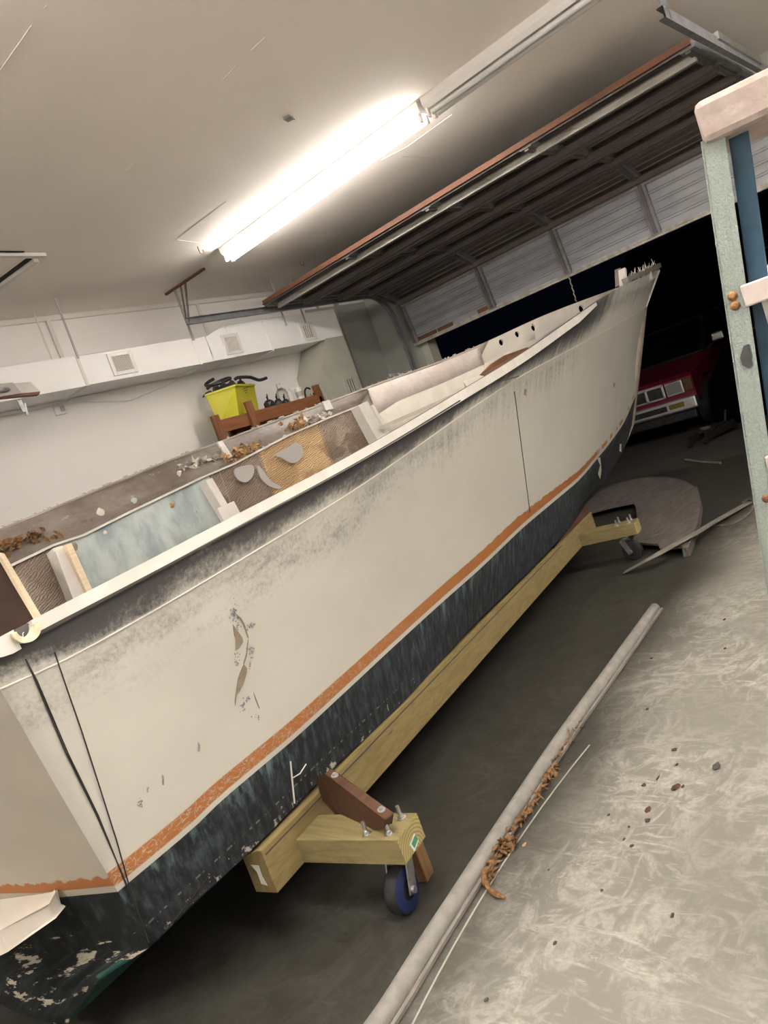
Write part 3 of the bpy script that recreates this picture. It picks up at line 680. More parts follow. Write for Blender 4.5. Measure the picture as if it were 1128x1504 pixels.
# half-round fitting in the cutout
gc = cur[0](xc)+Vector((0, -.01, -.003)); m = MB(); rr = []
for i in range(19):
    a = math.pi+math.pi*i/18; ca, sa = math.cos(a), math.sin(a)
    rr.append([gc+Vector((r*ca, y, r*sa)) for r, y in ((.024, -.026), (.039, -.030), (.039, .025), (.024, .03))])
m.grid(rr, True); m.f += [(0, 1, 2, 3), tuple(18*4+q for q in range(4))]
fixn(m.build('half_ring_fitting', M['pvc'], boat))
for dx in (-.012, .012):
    m = MB(); m.tube([gc+Vector((dx, -.02, -.020)), gc+Vector((dx+.002, -.02, -.012)), gc+Vector((dx+.008, -.015, -.01))], .0015, 5); m.build('torn_edge', M['white'], boat)

# seam on the bow half, marks, gouges
def strip_px(pts, wd, name, mat, off=.002, tree=None):
    P = [hit(x, y, off, tree) for x, y in pts]; P = [p for p in P if p]
    m = MB()
    for a, b in zip(P, P[1:]):
        v = (a-EYEV).normalized(); m.bar(a, b, wd, .002, v.cross((b-a).normalized()).cross((b-a).normalized()) if False else v)
    return m.build(name, mat, boat)
strip_px([(755+23*i/14, 575+178*i/14) for i in range(15)], .006, 'panel_seam', M['seam'])
def decal(poly, name, mat, off=.002, sc=1):
    P = [hit(x, y, off) for x, y in poly]
    if any(p is None for p in P): return
    n = sum(((P[i]-P[0]).cross(P[i+1]-P[0]) for i in range(1, len(P)-1)), Vector())
    if n.length < 1e-9: return
    n.normalize();  n = n if n.dot(P[0]-EYEV) < 0 else -n
    m = MB().prism(P, n*.0015); return m.build(name, mat, boat)
def rounded(pts, n=4):
    m_ = len(pts); out = []
    for i in range(m_):
        p0, p1, p2, p3 = (pts[(i+j) % m_] for j in (-1, 0, 1, 2))
        for k in range(n):
            t = k/n; out.append(tuple(.5*(2*p1[q]+(p2[q]-p0[q])*t+(2*p0[q]-5*p1[q]+4*p2[q]-p3[q])*t*t+(3*p1[q]-p0[q]-3*p2[q]+p3[q])*t**3) for q in (0, 1)))
    return out
def z6(pts): return [(280+x/6.267, 860+y/6.267) for x, y in pts]
decal(z6([(485, 725), (512, 760), (512, 800), (480, 910), (440, 985), (420, 1010), (405, 1105), (402, 1060), (415, 960), (430, 860), (455, 790)]), 'gouge', M['gouge'])
decal(z6([(385, 360), (415, 400), (470, 480), (478, 520), (440, 580), (410, 600), (412, 500), (395, 430)]), 'gouge', M['gouge'])
decal(z6([(400, 250), (460, 300), (490, 350), (530, 480), (522, 482), (480, 360), (450, 310)]), 'gouge', M['gouge'])
decal(z6([(530, 490), (522, 560), (512, 650), (488, 725), (480, 722), (508, 620), (520, 520)]), 'gouge', M['gouge'])
decal(z6([(575, 985), (605, 1060), (632, 1135), (622, 1125), (592, 1050)]), 'gouge', M['gouge'])
def cluster(cx, cy, sx, sy, n, seed, mat='smudge', ang=0):
    rg = random.Random(seed); m = MB()
    for _ in range(n):
        x, y = rg.gauss(0, sx), rg.gauss(0, sy); X = cx+x*math.cos(ang)-y*math.sin(ang); Y = cy+x*math.sin(ang)+y*math.cos(ang)
        r = rg.uniform(.8, 1.9); P = []
        for q in range(5):
            a = q*1.2566+rg.random()*.5; p = hit(X+r*math.cos(a)*rg.uniform(.5, 1.2), Y+r*math.sin(a)*rg.uniform(.6, 1.5), .0022); P.append(p)
        if all(P): m.add(P, [(0, 1, 2, 3, 4)])
    if m.v: o = m.build('scuff', M[mat], boat); o['kind'] = 'stuff'
for i, a in enumerate([(343, 898, 3, 8, 26, 0), (347, 925, 2.5, 10, 20, 0), (347, 966, 2, 5, 14, 0), (367, 920, 3, 3, 14, 0), (369, 956, 3, 4, 26, 0), (359, 1032, 2, 6, 22, .5), (378, 1053, 4, 1.5, 8, 0), (367, 978, 1, 5, 6, 0)]): cluster(*a[:5], i+3, 'smudge', a[5])
decal([(290, 1090), (293, 1094), (292.5, 1104), (289, 1103)], 'scuff_mark', M['smudge']); decal([(237, 1138), (240, 1140), (240, 1153), (238, 1153)], 'scuff_mark', M['smudge'])
cluster(205, 1180, 2, 4, 18, 31); cluster(216, 1162, 1.2, 3, 6, 32); decal([(770, 571), (773, 572), (772, 581), (769, 580)], 'scuff_mark', M['gouge'])
decal([(901, 562), (903, 563), (902, 569), (900.5, 568)], 'scuff_mark', M['gouge'])
# pale filler patch on the bow and a light bare chip at the forefoot
decal([(878, 696), (881, 683), (876, 672), (881, 672), (883, 690), (881, 704)], 'paint_chip', M['white']); decal([(910, 652), (912, 652), (912, 664), (909.5, 662)], 'paint_chip', M['white'])
# scratches on bottom paint near the dolly bracket
strip_px([(426, 1118), (428, 1140), (430, 1160), (432, 1180)], .006, 'bottom_scratch', M['white']); strip_px([(430, 1142), (440, 1136), (449, 1122)], .004, 'bottom_scratch', M['white'])

# inner side of the far topsides
def strip_yz(pxtop, pxbot, name, mat, n=24, par=boat):
    """surface between two lists of (x, y, Y)"""
    def res(l):
        P = [onY(*p) for p in l]; out = []; d = [0]
        for a, b in zip(P, P[1:]): d.append(d[-1]+(b-a).length)
        for i in range(n+1):
            t = d[-1]*i/n; k = 0
            while k < len(d)-2 and t > d[k+1]: k += 1
            out.append(P[k].lerp(P[k+1], (t-d[k])/(d[k+1]-d[k])))
        return out
    A, B = res(pxtop), res(pxbot); m = MB().grid([[a, a.lerp(b, .5)+Vector((0, .004, 0)), b] for a, b in zip(A, B)])
    return m.build(name, mat, par, True, 50, solid=.006)
cSTEP = [(-60, 866, 4.13), (0, 838, 4.14), (75, 802, 4.15), (120, 787, 4.15), (180, 757, 4.14), (295, 702, 4.12), (340, 683, 4.10), (420, 641, 4.03), (480, 615, 3.97), (528, 596, 3.90)]
cTOP = [(x, y+2, Y-.03) for x, y, Y in GFp[:9]]
strip_yz([(-60, 803+3, 4.20), (0, 780, 4.22), (135, 725, 4.23), (253, 677, 4.21), (324, 651, 4.18), (422, 614, 4.09), (476, 595, 4.02), (545, 569, 3.93)], cSTEP, 'laminate_band', M['band'], 40)
strip_yz([(540, 571, 3.93), (577, 558, 3.85), (640, 536, 3.73), (704, 510, 3.60)], [(556, 612, 3.88), (585, 590, 3.82), (645, 566, 3.70), (712, 536, 3.58)], 'laminate_band', M['band2'])
strip_yz([(556, 608, 3.86), (585, 589, 3.80), (645, 565, 3.68), (712, 535, 3.56)], [(560, 690, 3.80), (620, 660, 3.74), (680, 630, 3.62), (740, 590, 3.48)], 'primed_panel', M['primer'])
strip_yz([(712, 534, 3.56), (780, 500, 3.40), (860, 465, 3.15)], [(720, 600, 3.5), (790, 570, 3.35), (870, 520, 3.1)], 'primed_panel', M['primer'])
ledge = [onY(x, y, Y) for x, y, Y in cSTEP]
MB().sweep(ledge, [(-.035, -.006), (.045, -.006), (.045, .006), (-.035, .006)], 1).build('inner_ledge', M['white'], boat)
def low_panel(xa, xb, mat, Y=4.08, name='lower_panel'):
    st = [p for p in cSTEP]
    def yv(x):
        for a, b in zip(st, st[1:]):
            if a[0] <= x <= b[0]: f = (x-a[0])/(b[0]-a[0]); return a[1]+(b[1]-a[1])*f, a[2]+(b[2]-a[2])*f
        a, b = st[-2], st[-1]; f = (x-a[0])/(b[0]-a[0]); return a[1]+(b[1]-a[1])*f, a[2]+(b[2]-a[2])*f
    T = []; n = 14
    for i in range(n+1):
        x = xa+(xb-xa)*i/n; y, Yv = yv(x); p = onY(x, y+1, Yv-.03); T.append([p, p+Vector((-.02, -.02, -.3)), p+Vector((-.06, -.10, -.75))])
    return MB().grid(T).build(name, mat, boat, True, 50, solid=.006)
low_panel(-60, 80, M['weave1']); low_panel(80, 100, M['blue']); bl = low_panel(100, 322, M['blue']); low_panel(296, 380, M['weave1']); low_panel(378, 468, M['weave2']); low_panel(466, 532, M['weave1'])
bpy.context.view_layer.update()
# tidy: filler patches on the golden weave
pb_ = [(T_) for T_ in []]
def on_low(x, y, Y): return onY(x, y, Y)
for poly, Y in (([(345, 690), (358, 684), (372, 684), (372, 698), (362, 708), (350, 704)], 4.03), ([(378, 684), (386, 690), (398, 706), (412, 714), (410, 718), (396, 714), (384, 702)], 4.02), ([(405, 668), (424, 656), (436, 650), (446, 662), (440, 676), (428, 680), (414, 672)], 3.97)):
    P = [onY(x, y, Y-.02) for x, y in rounded(poly)]; MB().prism(P, (0, .012, 0)).build('filler_patch', M['filler'], boat)
for x, y, r, mt_ in ((148, 752, .03, 'primer'), (155, 782, .016, 'white'), (253, 742, .022, 'tan'), (108, 803, .03, 'gouge'), (197, 735, .024, 'blue')):
    p = onY(x, y, 4.09 if y < 770 else 4.05); m = MB(); m.blob(p, (r*.8, .005, r*.8), int(x), .25, 2); m.build('stain_spot', M[mt_], boat, True)
# ribs
def rib(p0, p1, wd, dp, name='rib', mat='white', Y=None):
    a, b = onY(*p0), onY(*p1); b2 = a+(b-a)*1.6; MB().bar(a, b2, wd, dp, (0, 1, 0)).build(name, M[mat], boat, bevel=.004)
rib((84, 806, 4.0), (108, 862, 3.96), .088, .10); rib((98, 800, 3.93), (124, 858, 3.90), .035, .05, mat='pale'); rib((78, 812, 3.95), (98, 866, 3.92), .012, .09)
rib((302, 707, 4.0), (332, 758, 3.96), .055, .09); rib((330, 742, 3.9), (338, 757, 3.89), .14, .03, 'rib_plate')
rib((527, 596, 3.85), (560, 655, 3.8), .12, .10); rib((542, 598, 3.82), (566, 640, 3.78), .03, .09)
rib((322, 649, 4.16), (332, 664, 4.13), .045, .02, 'cleat'); rib((572, 552, 3.9), (586, 551, 3.89), .03, .02, 'tie_wire', 'steel'); rib((584, 548, 3.86), (591, 558, 3.85), .02, .015, 'tie_wire', 'bolt'); rib((478, 589, 4.0), (482, 597, 3.99), .08, .012, 'patch', 'clear')
# primed shelf + stringers in the white bay
for a, b in (((560, 628, 3.72), (700, 566, 3.5)), ((580, 640, 3.6), (720, 575, 3.4))):
    MB().bar(onY(*a), onY(*b), .03, .03).build('stringer', M['primer'], boat)
q = [onY(680, 560, 3.3), onY(712, 548, 3.2), onY(722, 556, 2.95), onY(690, 574, 3.0)]
MB().prism(q, (0, 0, -.12)).build('primed_block', M['primer'], boat)
# dark plywood sheet at the stern with pale edge
P = [onY(2, 816, 3.95), onY(55, 908, 3.3), onY(90, 1010, 3.0), onY(-120, 1080, 3.0), onY(-90, 860, 3.8)]
MB().prism(P, (.012, .012, 0)).build('plywood_sheet', M['ply'], boat)
MB().bar(onY(1, 815, 3.94), onY(58, 913, 3.27), .028, .022, (0, 1, 0)).build('sheet_edge', M['pale'], boat)
# curved brown plywood offcut inside the bow
P = [onY(x, y, Y) for x, y, Y in [(706, 551, 3.0), (722, 535, 3.02), (742, 522, 3.02), (776, 510, 3.0), (770, 535, 2.8), (735, 556, 2.85)]]
MB().prism(P, (0, .012, .004)).build('plywood_offcut', M['ply2'], boat)
# torn gunwale flange on the far side
gpf = [cGF0(.75+(XBW-.75)*i/80) for i in range(81)]; rg = random.Random(5)
m = MB(); m.grid([[p+Vector((0, -.022, -.010)), p+Vector((0, .0, .003)), p+Vector((0, .035, -.001)), p+Vector((0, .03, -.05))] for p in gpf]); m.build('gunwale_flange', M['band'], boat)
m = MB()
for i in range(120):
    p = cGF0(.8+(XBW-.85)*rg.random())+Vector((0, rg.uniform(-.03, .03), .008)); s = rg.uniform(.004, .011)
    m.obb(p, (s*rg.uniform(.6, 1.6), 0, s*rg.uniform(-.3, .3)), (0, s*.5, 0), (0, 0, s*.35))
o = m.build('torn_flange_bits', M['primer'], boat); o['kind'] = 'stuff'
# clumps of torn tan laminate
def clump(px, Y, r, n, seed, mat='tan', par=None, name='torn_laminate', flat=.5, zoff=0):
    rg = random.Random(seed); c = onY(*px, Y)+Vector((0, 0, zoff)); m = MB()
    for _ in range(n):
        p = c+Vector((rg.gauss(0, r.x), rg.gauss(0, r.y), rg.gauss(0, r.z))); d = Vector((rg.gauss(0, 1), rg.gauss(0, .6), rg.gauss(0, flat))).normalized(); l = rg.uniform(.015, .045)
        u = d.orthogonal().normalized(); u = (u+Vector((rg.gauss(0, .5), rg.gauss(0, .5), rg.gauss(0, .5)))).normalized(); wv = d.cross(u).normalized()*rg.uniform(.006, .014)
        m.add([p-d*l-wv, p-d*l*.3+wv+u*.01, p+d*l*.4-wv-u*.008, p+d*l+wv*.3+u*.01, p+d*l*.2+wv*1.3, p-d*l*.5-wv*1.2-u*.006], [(0, 1, 5), (1, 4, 2, 5), (4, 3, 2)])
    for v in m.v: v.z = max(v.z, .001)
    o = m.build(name, M[mat], par or boat); o['kind'] = 'stuff'; return o
clump((362, 663), 4.10, Vector((.10, .02, .025)), 110, 1); clump((438, 624), 4.02, Vector((.06, .02, .022)), 60, 2); clump((470, 614), 3.98, Vector((.12, .012, .012)), 60, 3, 'primer')
clump((300, 676), 4.15, Vector((.11, .012, .012)), 50, 4, 'primer'); clump((20, 800), 4.15, Vector((.10, .012, .02)), 60, 5, 'shred'); clump((405, 655), 4.05, Vector((.10, .01, .02)), 40, 6, 'primer')
# far bow bulwark with portholes
NBW = 26
top = [cGF0(XBW+(GF0[-1].x-.01-XBW)*i/NBW) for i in range(NBW+1)]
fx1 = top[-1].x
sB = jb/NS; UPV = Vector((0, 0, 1))
def bw_pt(a, b):
    s_ = sB+(1-sB)*a; return lp(10, s_).lerp(lp(11, s_), b)
def bw_inv(px):
    best = None
    for i in range(200):
        a = i/199; p0, p1 = bw_pt(a, 0), bw_pt(a, 1)
        q = onY(px[0], px[1], p0.y+(p1.y-p0.y)*.6)
        e = abs(q.x-(p0.x+(p1.x-p0.x)*.6))
        if best is None or e < best[0]: best = (e, a, (q.z-p0.z)/(p1.z-p0.z))
    return best[1], best[2]
WB, HB = fx1-XBW, .27
outer = [Vector((i/40, 0, 0)) for i in range(41)]+[Vector((1-i/40, 1, 0)) for i in range(41)]
loops = [outer]
def ring(a, b, r, n=14):
    p0 = bw_pt(a, b); da = (bw_pt(a+.01, b)-p0)/.01; db = (bw_pt(a, b+.01)-p0)/.01; tx = Vector((da.x, da.y, 0)).normalized(); out = []
    for k in range(n):
        w_ = tx*r*math.cos(2*math.pi*k/n)+UPV*r*math.sin(2*math.pi*k/n)
        # solve w = x*da + y*db in the panel's own plane (along tx and z)
        a11, a12, a21, a22 = da.dot(tx), db.dot(tx), da.z, db.z; c1, c2 = w_.dot(tx), w_.z; de = a11*a22-a12*a21
        out.append(Vector((a+(c1*a22-c2*a12)/de, b+(a11*c2-a21*c1)/de, 0)))
    return out[::-1]
for px, r in (((727, 506), .030), ((751, 494), .030), ((775.5, 484.5), .030), ((847.5, 456.5), .042), ((767.5, 477.5), .011), ((846, 444.5), .008)):
    a, b = bw_inv(px)
    if -.1 < b < 1.1: loops.append(ring(a, min(max(b, .12), .88), r))
ASP = WB/HB
pts2, edg = [], []
for l in loops:
    k0 = len(pts2); pts2 += [Vector((p.x*ASP, p.y)) for p in l]; edg += [(k0+i, k0+(i+1) % len(l)) for i in range(len(l))]
cv, _, cfc, *_ = delaunay_2d_cdt(pts2, edg, [list(range(len(outer)))], 1, 1e-6)
def inpoly(p, poly):
    c = False; n = len(poly)
    for i in range(n):
        a_, b_ = poly[i], poly[i-1]
        if (a_[1] > p[1]) != (b_[1] > p[1]) and p[0] < (b_[0]-a_[0])*(p[1]-a_[1])/(b_[1]-a_[1])+a_[0]: c = not c
    return c
holes = [[(p.x*ASP, p.y) for p in l] for l in loops[1:]]
keep = [tuple(f) for f in cfc if not any(inpoly((sum(cv[i].x for i in f)/len(f), sum(cv[i].y for i in f)/len(f)), h_) for h_ in holes)]
m = MB().add([bw_pt(p.x/ASP, p.y) for p in cv], keep)
bwk = fixn(m.build('bow_bulwark', M['cream'], boat, solid=.018))
# grey wedge plate on the bulwark
P = [onY(x, y, Y) for x, y, Y in [(786, 485, 3.32), (834, 465, 3.18), (836, 467, 3.17), (788, 500, 3.30)]]
MB().prism(P, (0, .006, 0)).build('grey_plate', M['filler'], boat)
# splintered toe rail at the stem head
def stem(a, b, Y0_, Y1_, wd, ht, name='splintered_rail', mat='white'): MB().bar(onY(*a, Y0_), onY(*b, Y1_), wd, ht).build(name, M[mat], boat)
stem((909, 421), (908, 396), 2.85, 2.85, .06, .03, 'broken_upright', 'stick'); stem((916, 420), (914, 396), 2.8, 2.8, .07, .03, 'broken_upright', 'white')
tr2 = [onY(x, y, Y) for x, y, Y in [(918, 412, 2.76), (930, 406, 2.79), (942, 402, 2.83), (955, 396, 2.87), (967, 390, 2.9)]]
MB().sweep(tr2, [(-.03, -.028), (.03, -.028), (.03, .022), (-.03, .022)], 1).build('splintered_rail', M['stick'], boat)
stem((922, 420), (925, 408), 2.75, 2.78, .04, .02, 'rail_post'); stem((935, 415), (936, 404), 2.8, 2.8, .04, .02, 'rail_post'); stem((953, 400), (956, 411), 2.84, 2.84, .05, .02, 'rail_post'); stem((946, 397), (947, 410), 2.9, 2.9, .04, .02, 'rail_post')
MB().prism([onY(956, 413, 2.85), onY(968, 403, 2.9), onY(969, 392, 2.9), onY(962, 393, 2.9), onY(952, 404, 2.86)], (.0, .05, 0)).build('stem_cap', M['primer'], boat)
rg = random.Random(9); m = MB()
for i in range(46):
    p = tr2[0].lerp(tr2[-1], rg.random())+Vector((rg.uniform(-.02, .02), rg.uniform(-.03, .03), .02)); 
    k = min(range(5), key=lambda q: (tr2[q]-p).length); p.z = tr2[k].z+.018; m.tube([p, p+Vector((rg.uniform(-.03, .03), rg.uniform(-.02, .02), rg.uniform(.02, .07)))], [.005, .001], 4)
o = m.build('splinters', M['primer'], boat); o['kind'] = 'stuff'
MB().bar(onY(730, 562, 2.30)+Vector((0, -.01, 0)), onY(760, 553, 2.37)+Vector((0, -.01, 0)), .006, .006).build('scratch', M['seam'], boat)
# swim platform stub on the transom
P = [onZ(77, 1300, .61), onZ(0, 1297, .61), onZ(-120, 1296, .61), onZ(-140, 1440, .61), onZ(0, 1372, .61), onZ(70, 1327, .61), onZ(83, 1312, .61)]
MB().prism(P, (0, 0, -.045)).build('swim_platform', M['primer'], boat, bevel=.012)

# black cords strung down over the hull side
def cordpts(pts, off): return [hit(x, y, off) or hit(x, y, off, tbv) for x, y in pts]
c_ = thing('cord', (.8, 2.1, .4), 'thin black cords strung from the gunwale down over the stern quarter', 'cord')
for pts in ([(36, 968), (50, 998), (95, 1105), (140, 1196), (180, 1288), (190, 1312), (205, 1350), (216, 1384)], [(37, 970), (53, 1000), (99, 1108), (143, 1198), (184, 1300)], [(79, 958), (86, 980), (120, 1078), (145, 1156), (170, 1235), (188, 1300), (205, 1350), (217, 1384)], [(230+84*i/10, 1381-106*i/10) for i in range(11)], [(235+80*i/10, 1380-101*i/10) for i in range(11)]):
    P = [p for p in cordpts(pts, .005) if p]; MB().tube(P, .0018, 6).build('strand', M['cord'], c_, True)

# ================================================================== DOLLY
ex, ey = Vector((math.cos(DY), math.sin(DY), 0)), Vector((-math.sin(DY), math.cos(DY), 0)); UP = Vector((0, 0, 1))
b0 = onZ(408, 1312, .20); Lb = (onZ(877, 778, .20)-b0).dot(ex)
dol = thing('boat_dolly', (3.3, 3.0, 0), 'treated lumber boat dolly on caster wheels under the hull', 'dolly')
TB, HBm = .10, .155
bunk = [(0, 0), (0, HBm), (.018, HBm+.003), (TB, HBm-.024), (TB, 0)]
m = MB().grid([[b0+ex*x+ey*e+UP*z for e, z in bunk] for x in (0, Lb)], True); m.f += [(0, 1, 2, 3, 4), (9, 8, 7, 6, 5)]
fixn(m.build('long_beam', M['pt_long'], dol, bevel=.003))
MB().bar(b0+ex*.01-ey*.0005+UP*(HBm-.020), b0+ex*Lb*.80-ey*.0005+UP*(HBm-.020), .003, .004).build('cap_seam', M['seam'], dol)
# brown wedge fitted between bunk and hull at the bow end
m = MB(); rr = []
for f, tf, tb in ((.77, .362, .332), (.85, .381, .350), (.95, .413, .382), (.995, .436, .399)):
    q = b0+ex*Lb*f; rr.append([Vector((q.x, q.y, 0))+ey*e+UP*z for e, z in ((.008, .352), (.008, tf), (.092, tb), (.092, .322))])
m.grid(rr, True); m.f += [(0, 1, 2, 3), (15, 14, 13, 12)]; fixn(m.build('wedge', M['brownwood'], dol))
xo = onZ(596, 1271, .20)            # outer near corner of the near cross beam
s1 = (xo-b0).dot(ex); out1 = -(xo-b0).dot(ey)
xo2 = onZ(926, 812, .20); s2 = Lb-.46
END_LOC = tuple(Vector((3.3, 3.0, 0))-(xo+ex*.08+UP*.0)); endgrain(); M['pt_endm'] = M['pt_end'].m
def cross(s, wd=.145, ht=.09):
    o1 = b0+ex*s-ey*out1
    L = out1; a = o1+ex*wd/2+ey*L/2+UP*ht/2
    o = MB().obb(a, ex*wd/2, ey*L/2, UP*ht/2).build('cross_beam', M['pt_cross'], dol, bevel=.003)
    MB().obb(o1+ex*wd/2+UP*ht/2-ey*.0005, ex*(wd/2-.003), ey*.001, UP*(ht/2-.003)).build('end_grain', M['pt_endm'], dol)
    return o1
def bracket():
    """dark diagonal brace board from the beam top down to the cross beam end"""
    T, L = onZ(472, 1150, .36), onZ(565, 1212, .29); d_ = L-T; d_.z = 0; d_.normalize(); n = Vector((d_.y, -d_.x, 0)); n = n if n.dot(EYEV-T) > 0 else -n
    P = []
    for x, y in ((466, 1146), (476, 1136), (566, 1203), (564, 1217), (512, 1219), (472, 1172)):
        r = ray(x, y); P.append(EYEV+r*((T+n*.034-EYEV).dot(n)/r.dot(n)))
    MB().prism(P, -n*.032).build('diagonal_brace', M['brownwood'], dol, bevel=.003)
    for f, dz in ((.12, .012), (.88, .012)):
        p = P[1].lerp(P[2], f)-n*.018+UP*.002
        MB().lathe(p, [(.0, .008), (.008, .008), (.008, 0), (.014, 0), (.014, -.003)], 10, (P[2]-P[1]).cross(n).normalized()*(1 if (P[2]-P[1]).cross(n).z > 0 else -1)).build('screw_head', M['bolt'], dol, True)
def bolt(p): 
    b = MB().lathe(p, [(.017, .0), (.017, .003), (.011, .003), (.011, .013), (.0065, .013), (.0065, .045), (.0, .046)], 10).build('bolt', M['bolt'], dol, True)
def caster(p, ang, tread='bluewheel', r=.076):
    p = Vector((p.x, p.y, 0)); fw_ = Vector((math.cos(ang), math.sin(ang), 0)); sd = Vector((-fw_.y, fw_.x, 0)); ax = p+UP*r
    hub = p-fw_*.045
    m = MB(); m.obb(Vector((hub.x, hub.y, .193)), fw_*.05, sd*.045, UP*.007); m.lathe(Vector((hub.x, hub.y, .168)), [(.034, 0), (.034, .02), (.0, .02)], 14)
    for s in (-1, 1):
        q0 = Vector((hub.x, hub.y, .172))+sd*s*.040; q1 = ax+sd*s*.040
        m.bar(q0, q1-UP*.016, .042, .005, sd)
        m.lathe(ax+sd*s*.040, [(.0, .014), (.012, .014), (.012, 0)], 10, sd*s)
    f = fixn(m.build('caster_fork', M['steel'], dol))
    prof = [(.030, -.028), (r-.018, -.027), (r-.006, -.024), (r, -.014), (r, .014), (r-.006, .024), (r-.018, .027), (.030, .028)]
    MB().lathe(ax, prof, 28, sd).build('wheel', M['rubber'], f, True, 50)
    if tread != 'rubber':
        for s in (-1, 1): MB().lathe(ax, [(.034, .029*s), (r-.016, .028*s), (r-.004, .0235*s)], 28, sd).build('wheel_band', M[tread], f, True, 50)
    MB().lathe(ax, [(0, -.026), (.030, -.026), (.030, .026), (0, .026)], 16, sd).build('hub', M['rubber'], f, True)
    return f
o1 = cross(s1); bracket()
for a_, b_ in ((.03, .045), (.115, .045), (.03, .135), (.115, .135)): bolt(o1+ex*a_+ey*b_+UP*.09)
w1 = onZ(601, 1336, 0.0)
caster(w1, R_(192))
MB().obb(o1+ex*.075+UP*.028-ey*.003, (ex*.8+UP*.25)*.026, ey*.0008, (UP*.9-ex*.3)*.017).build('price_tag', M['label'], dol); MB().obb(o1+ex*.078+UP*.030-ey*.0045, (ex*.8+UP*.25)*.020, ey*.0006, (UP*.9-ex*.3)*.011).build('price_tag_print', M['greenprint'], dol)
pt = b0-ex*.002+ey*.05+UP*.075; MB().prism([pt+ey*.02+UP*.03, pt-ey*.015+UP*.028, pt-ey*.012-UP*.01, pt-ey*.02-UP*.045, pt+ey*.005-UP*.04, pt+ey*.004+UP*.005], -ex*.0015).build('paper_tag', M['label'], dol)
o2 = cross(s2)
for a_, b_ in ((.03, .045), (.115, .045), (.03, .135), (.115, .135)): bolt(o2+ex*a_+ey*b_+UP*.09)
caster(o2+ex*.07+ey*.09, R_(9.8-100), 'rubber')
fb0, fb1 = Vector((1.23, 4.08, .288)), Vector((5.3, 3.50, .288)); fx = (fb1-fb0).normalized(); fy = Vector((-fx.y, fx.x, 0))
MB().bar(fb0, fb1, TB, HBm).build('long_beam', M['pt_long'], dol, bevel=.004)
for t_f in (.03, .25, .97):                                       # packing blocks up to the hull
    q = fb0.lerp(fb1, t_f); hh_ = [bv.ray_cast(Vector((p.x, p.y, -1)), UP)[0].z for p in (q-fy*.05-fx*.06, q-fy*.05+fx*.06)]
    z1_ = min(hh_)+.003; MB().obb(Vector((q.x, q.y, (.3655+z1_)/2)), fx*.05, fy*.05, UP*((z1_-.3655)/2)).build('packing_block', M['pt_cross'], dol)
for t_f in (.09, .88):
    q = fb0.lerp(fb1, t_f); MB().obb(Vector((q.x, q.y, .245))+fy*.28, fx*.0725, fy*.23, UP*.045).build('cross_beam', M['pt_cross'], dol, bevel=.003)
    caster(q+fy*.40, R_(20), 'rubber')
# wooden block behind the near caster
cb = onZ(640, 1312, 0); bq = onZ(622, 1322, 0)
tag(MB().obb(w1+ex*.16+ey*.045+UP*.062, ex*.028, ey*.05, UP*.062).build('wheel_chock', M['chock'], bevel=.004), 'tan wooden block chocking the blue caster wheel', 'wood block')

# ================================================================== THINGS ON THE FLOOR
mp = [onZ(*p, .03) for p in [(480, 1590), (558, 1490), (640, 1360), (735, 1214), (820, 1086), (900, 975), (961, 890)]]
def smooth_path(P, n):
    out = []
    for i in range(len(P)-1):
        p0, p1, p2, p3 = P[max(i-1, 0)], P[i], P[i+1], P[min(i+2, len(P)-1)]
        for k in range(n):
            t = k/n; out.append(.5*((2*p1)+(p2-p0)*t+(2*p0-5*p1+4*p2-p3)*t*t+(3*p1-p0-3*p2+p3)*t**3))
    return out+[P[-1]]
mp = smooth_path(mp, 6)
rm = thing('rub_moulding', (2.6, 1.8, 0), 'long grey rub rail moulding lying on the dusty floor', 'moulding')
prof = []
for i in range(13):
    a = R_(200-i*20); prof.append((.030*math.cos(a), .012+.032*math.sin(a)))
m = MB(); rows_ = []
for i, p in enumerate(mp):
    t = (mp[min(i+1, len(mp)-1)]-mp[max(i-1, 0)]).normalized(); sd = Vector((t.y, -t.x, 0)).normalized()
    base = Vector((p.x, p.y, 0)); rows_.append([base+sd*a+UP*(b+.004) for a, b in [(-.030, -.004)]+prof+[(.032, .009), (.040, .006), (.040, -.001)]])
m.grid(rows_); m.build('half_round_shell', M['mould'], rm, True, 40, solid=.003)
m = MB()
for i, p in enumerate(mp): pass
edge = []
for i, p in enumerate(mp):
    t = (mp[min(i+1, len(mp)-1)]-mp[max(i-1, 0)]).normalized(); sd = Vector((t.y, -t.x, 0)).normalized(); edge.append(Vector((p.x, p.y, .009))+sd*.043)
MB().sweep(edge, [(-.006, -.006), (.003, -.006), (.003, .006), (-.006, .006)], 1).build('flange_lip', M['stick'], rm)
rg = random.Random(21); m = MB()
segs = [(715, 1300, 720, 1285), (718, 1285, 745, 1240), (740, 1245, 775, 1195), (775, 1195, 812, 1133), (812, 1130, 850, 1066)]
for x0, y0, x1, y1 in segs:
    A, B = onZ(x0, y0, .0), onZ(x1, y1, 0); n = int((B-A).length*150)+10
    for _ in range(n):
        p = A.lerp(B, rg.random())+Vector((rg.gauss(0, .008), rg.gauss(0, .008), .004+abs(rg.gauss(0, .010)))); d_ = (B-A).normalized()*rg.uniform(.3, 1)+Vector((rg.gauss(0, .5), rg.gauss(0, .5), rg.gauss(0, .2))); d_.normalize()
        wv = Vector((-d_.y, d_.x, rg.gauss(0, .5)))*rg.uniform(.003, .008); l = rg.uniform(.012, .04)
        q_ = [p-d_*l-wv, p+wv*.8+UP*.006, p+d_*l-wv*.4, p-wv*1.2]
        for z in q_: z.z = max(z.z, .001)
        m.add(q_, [(0, 1, 2, 3)])
o = m.build('torn_fibre', M['shred'], rm); o['kind'] = 'stuff'
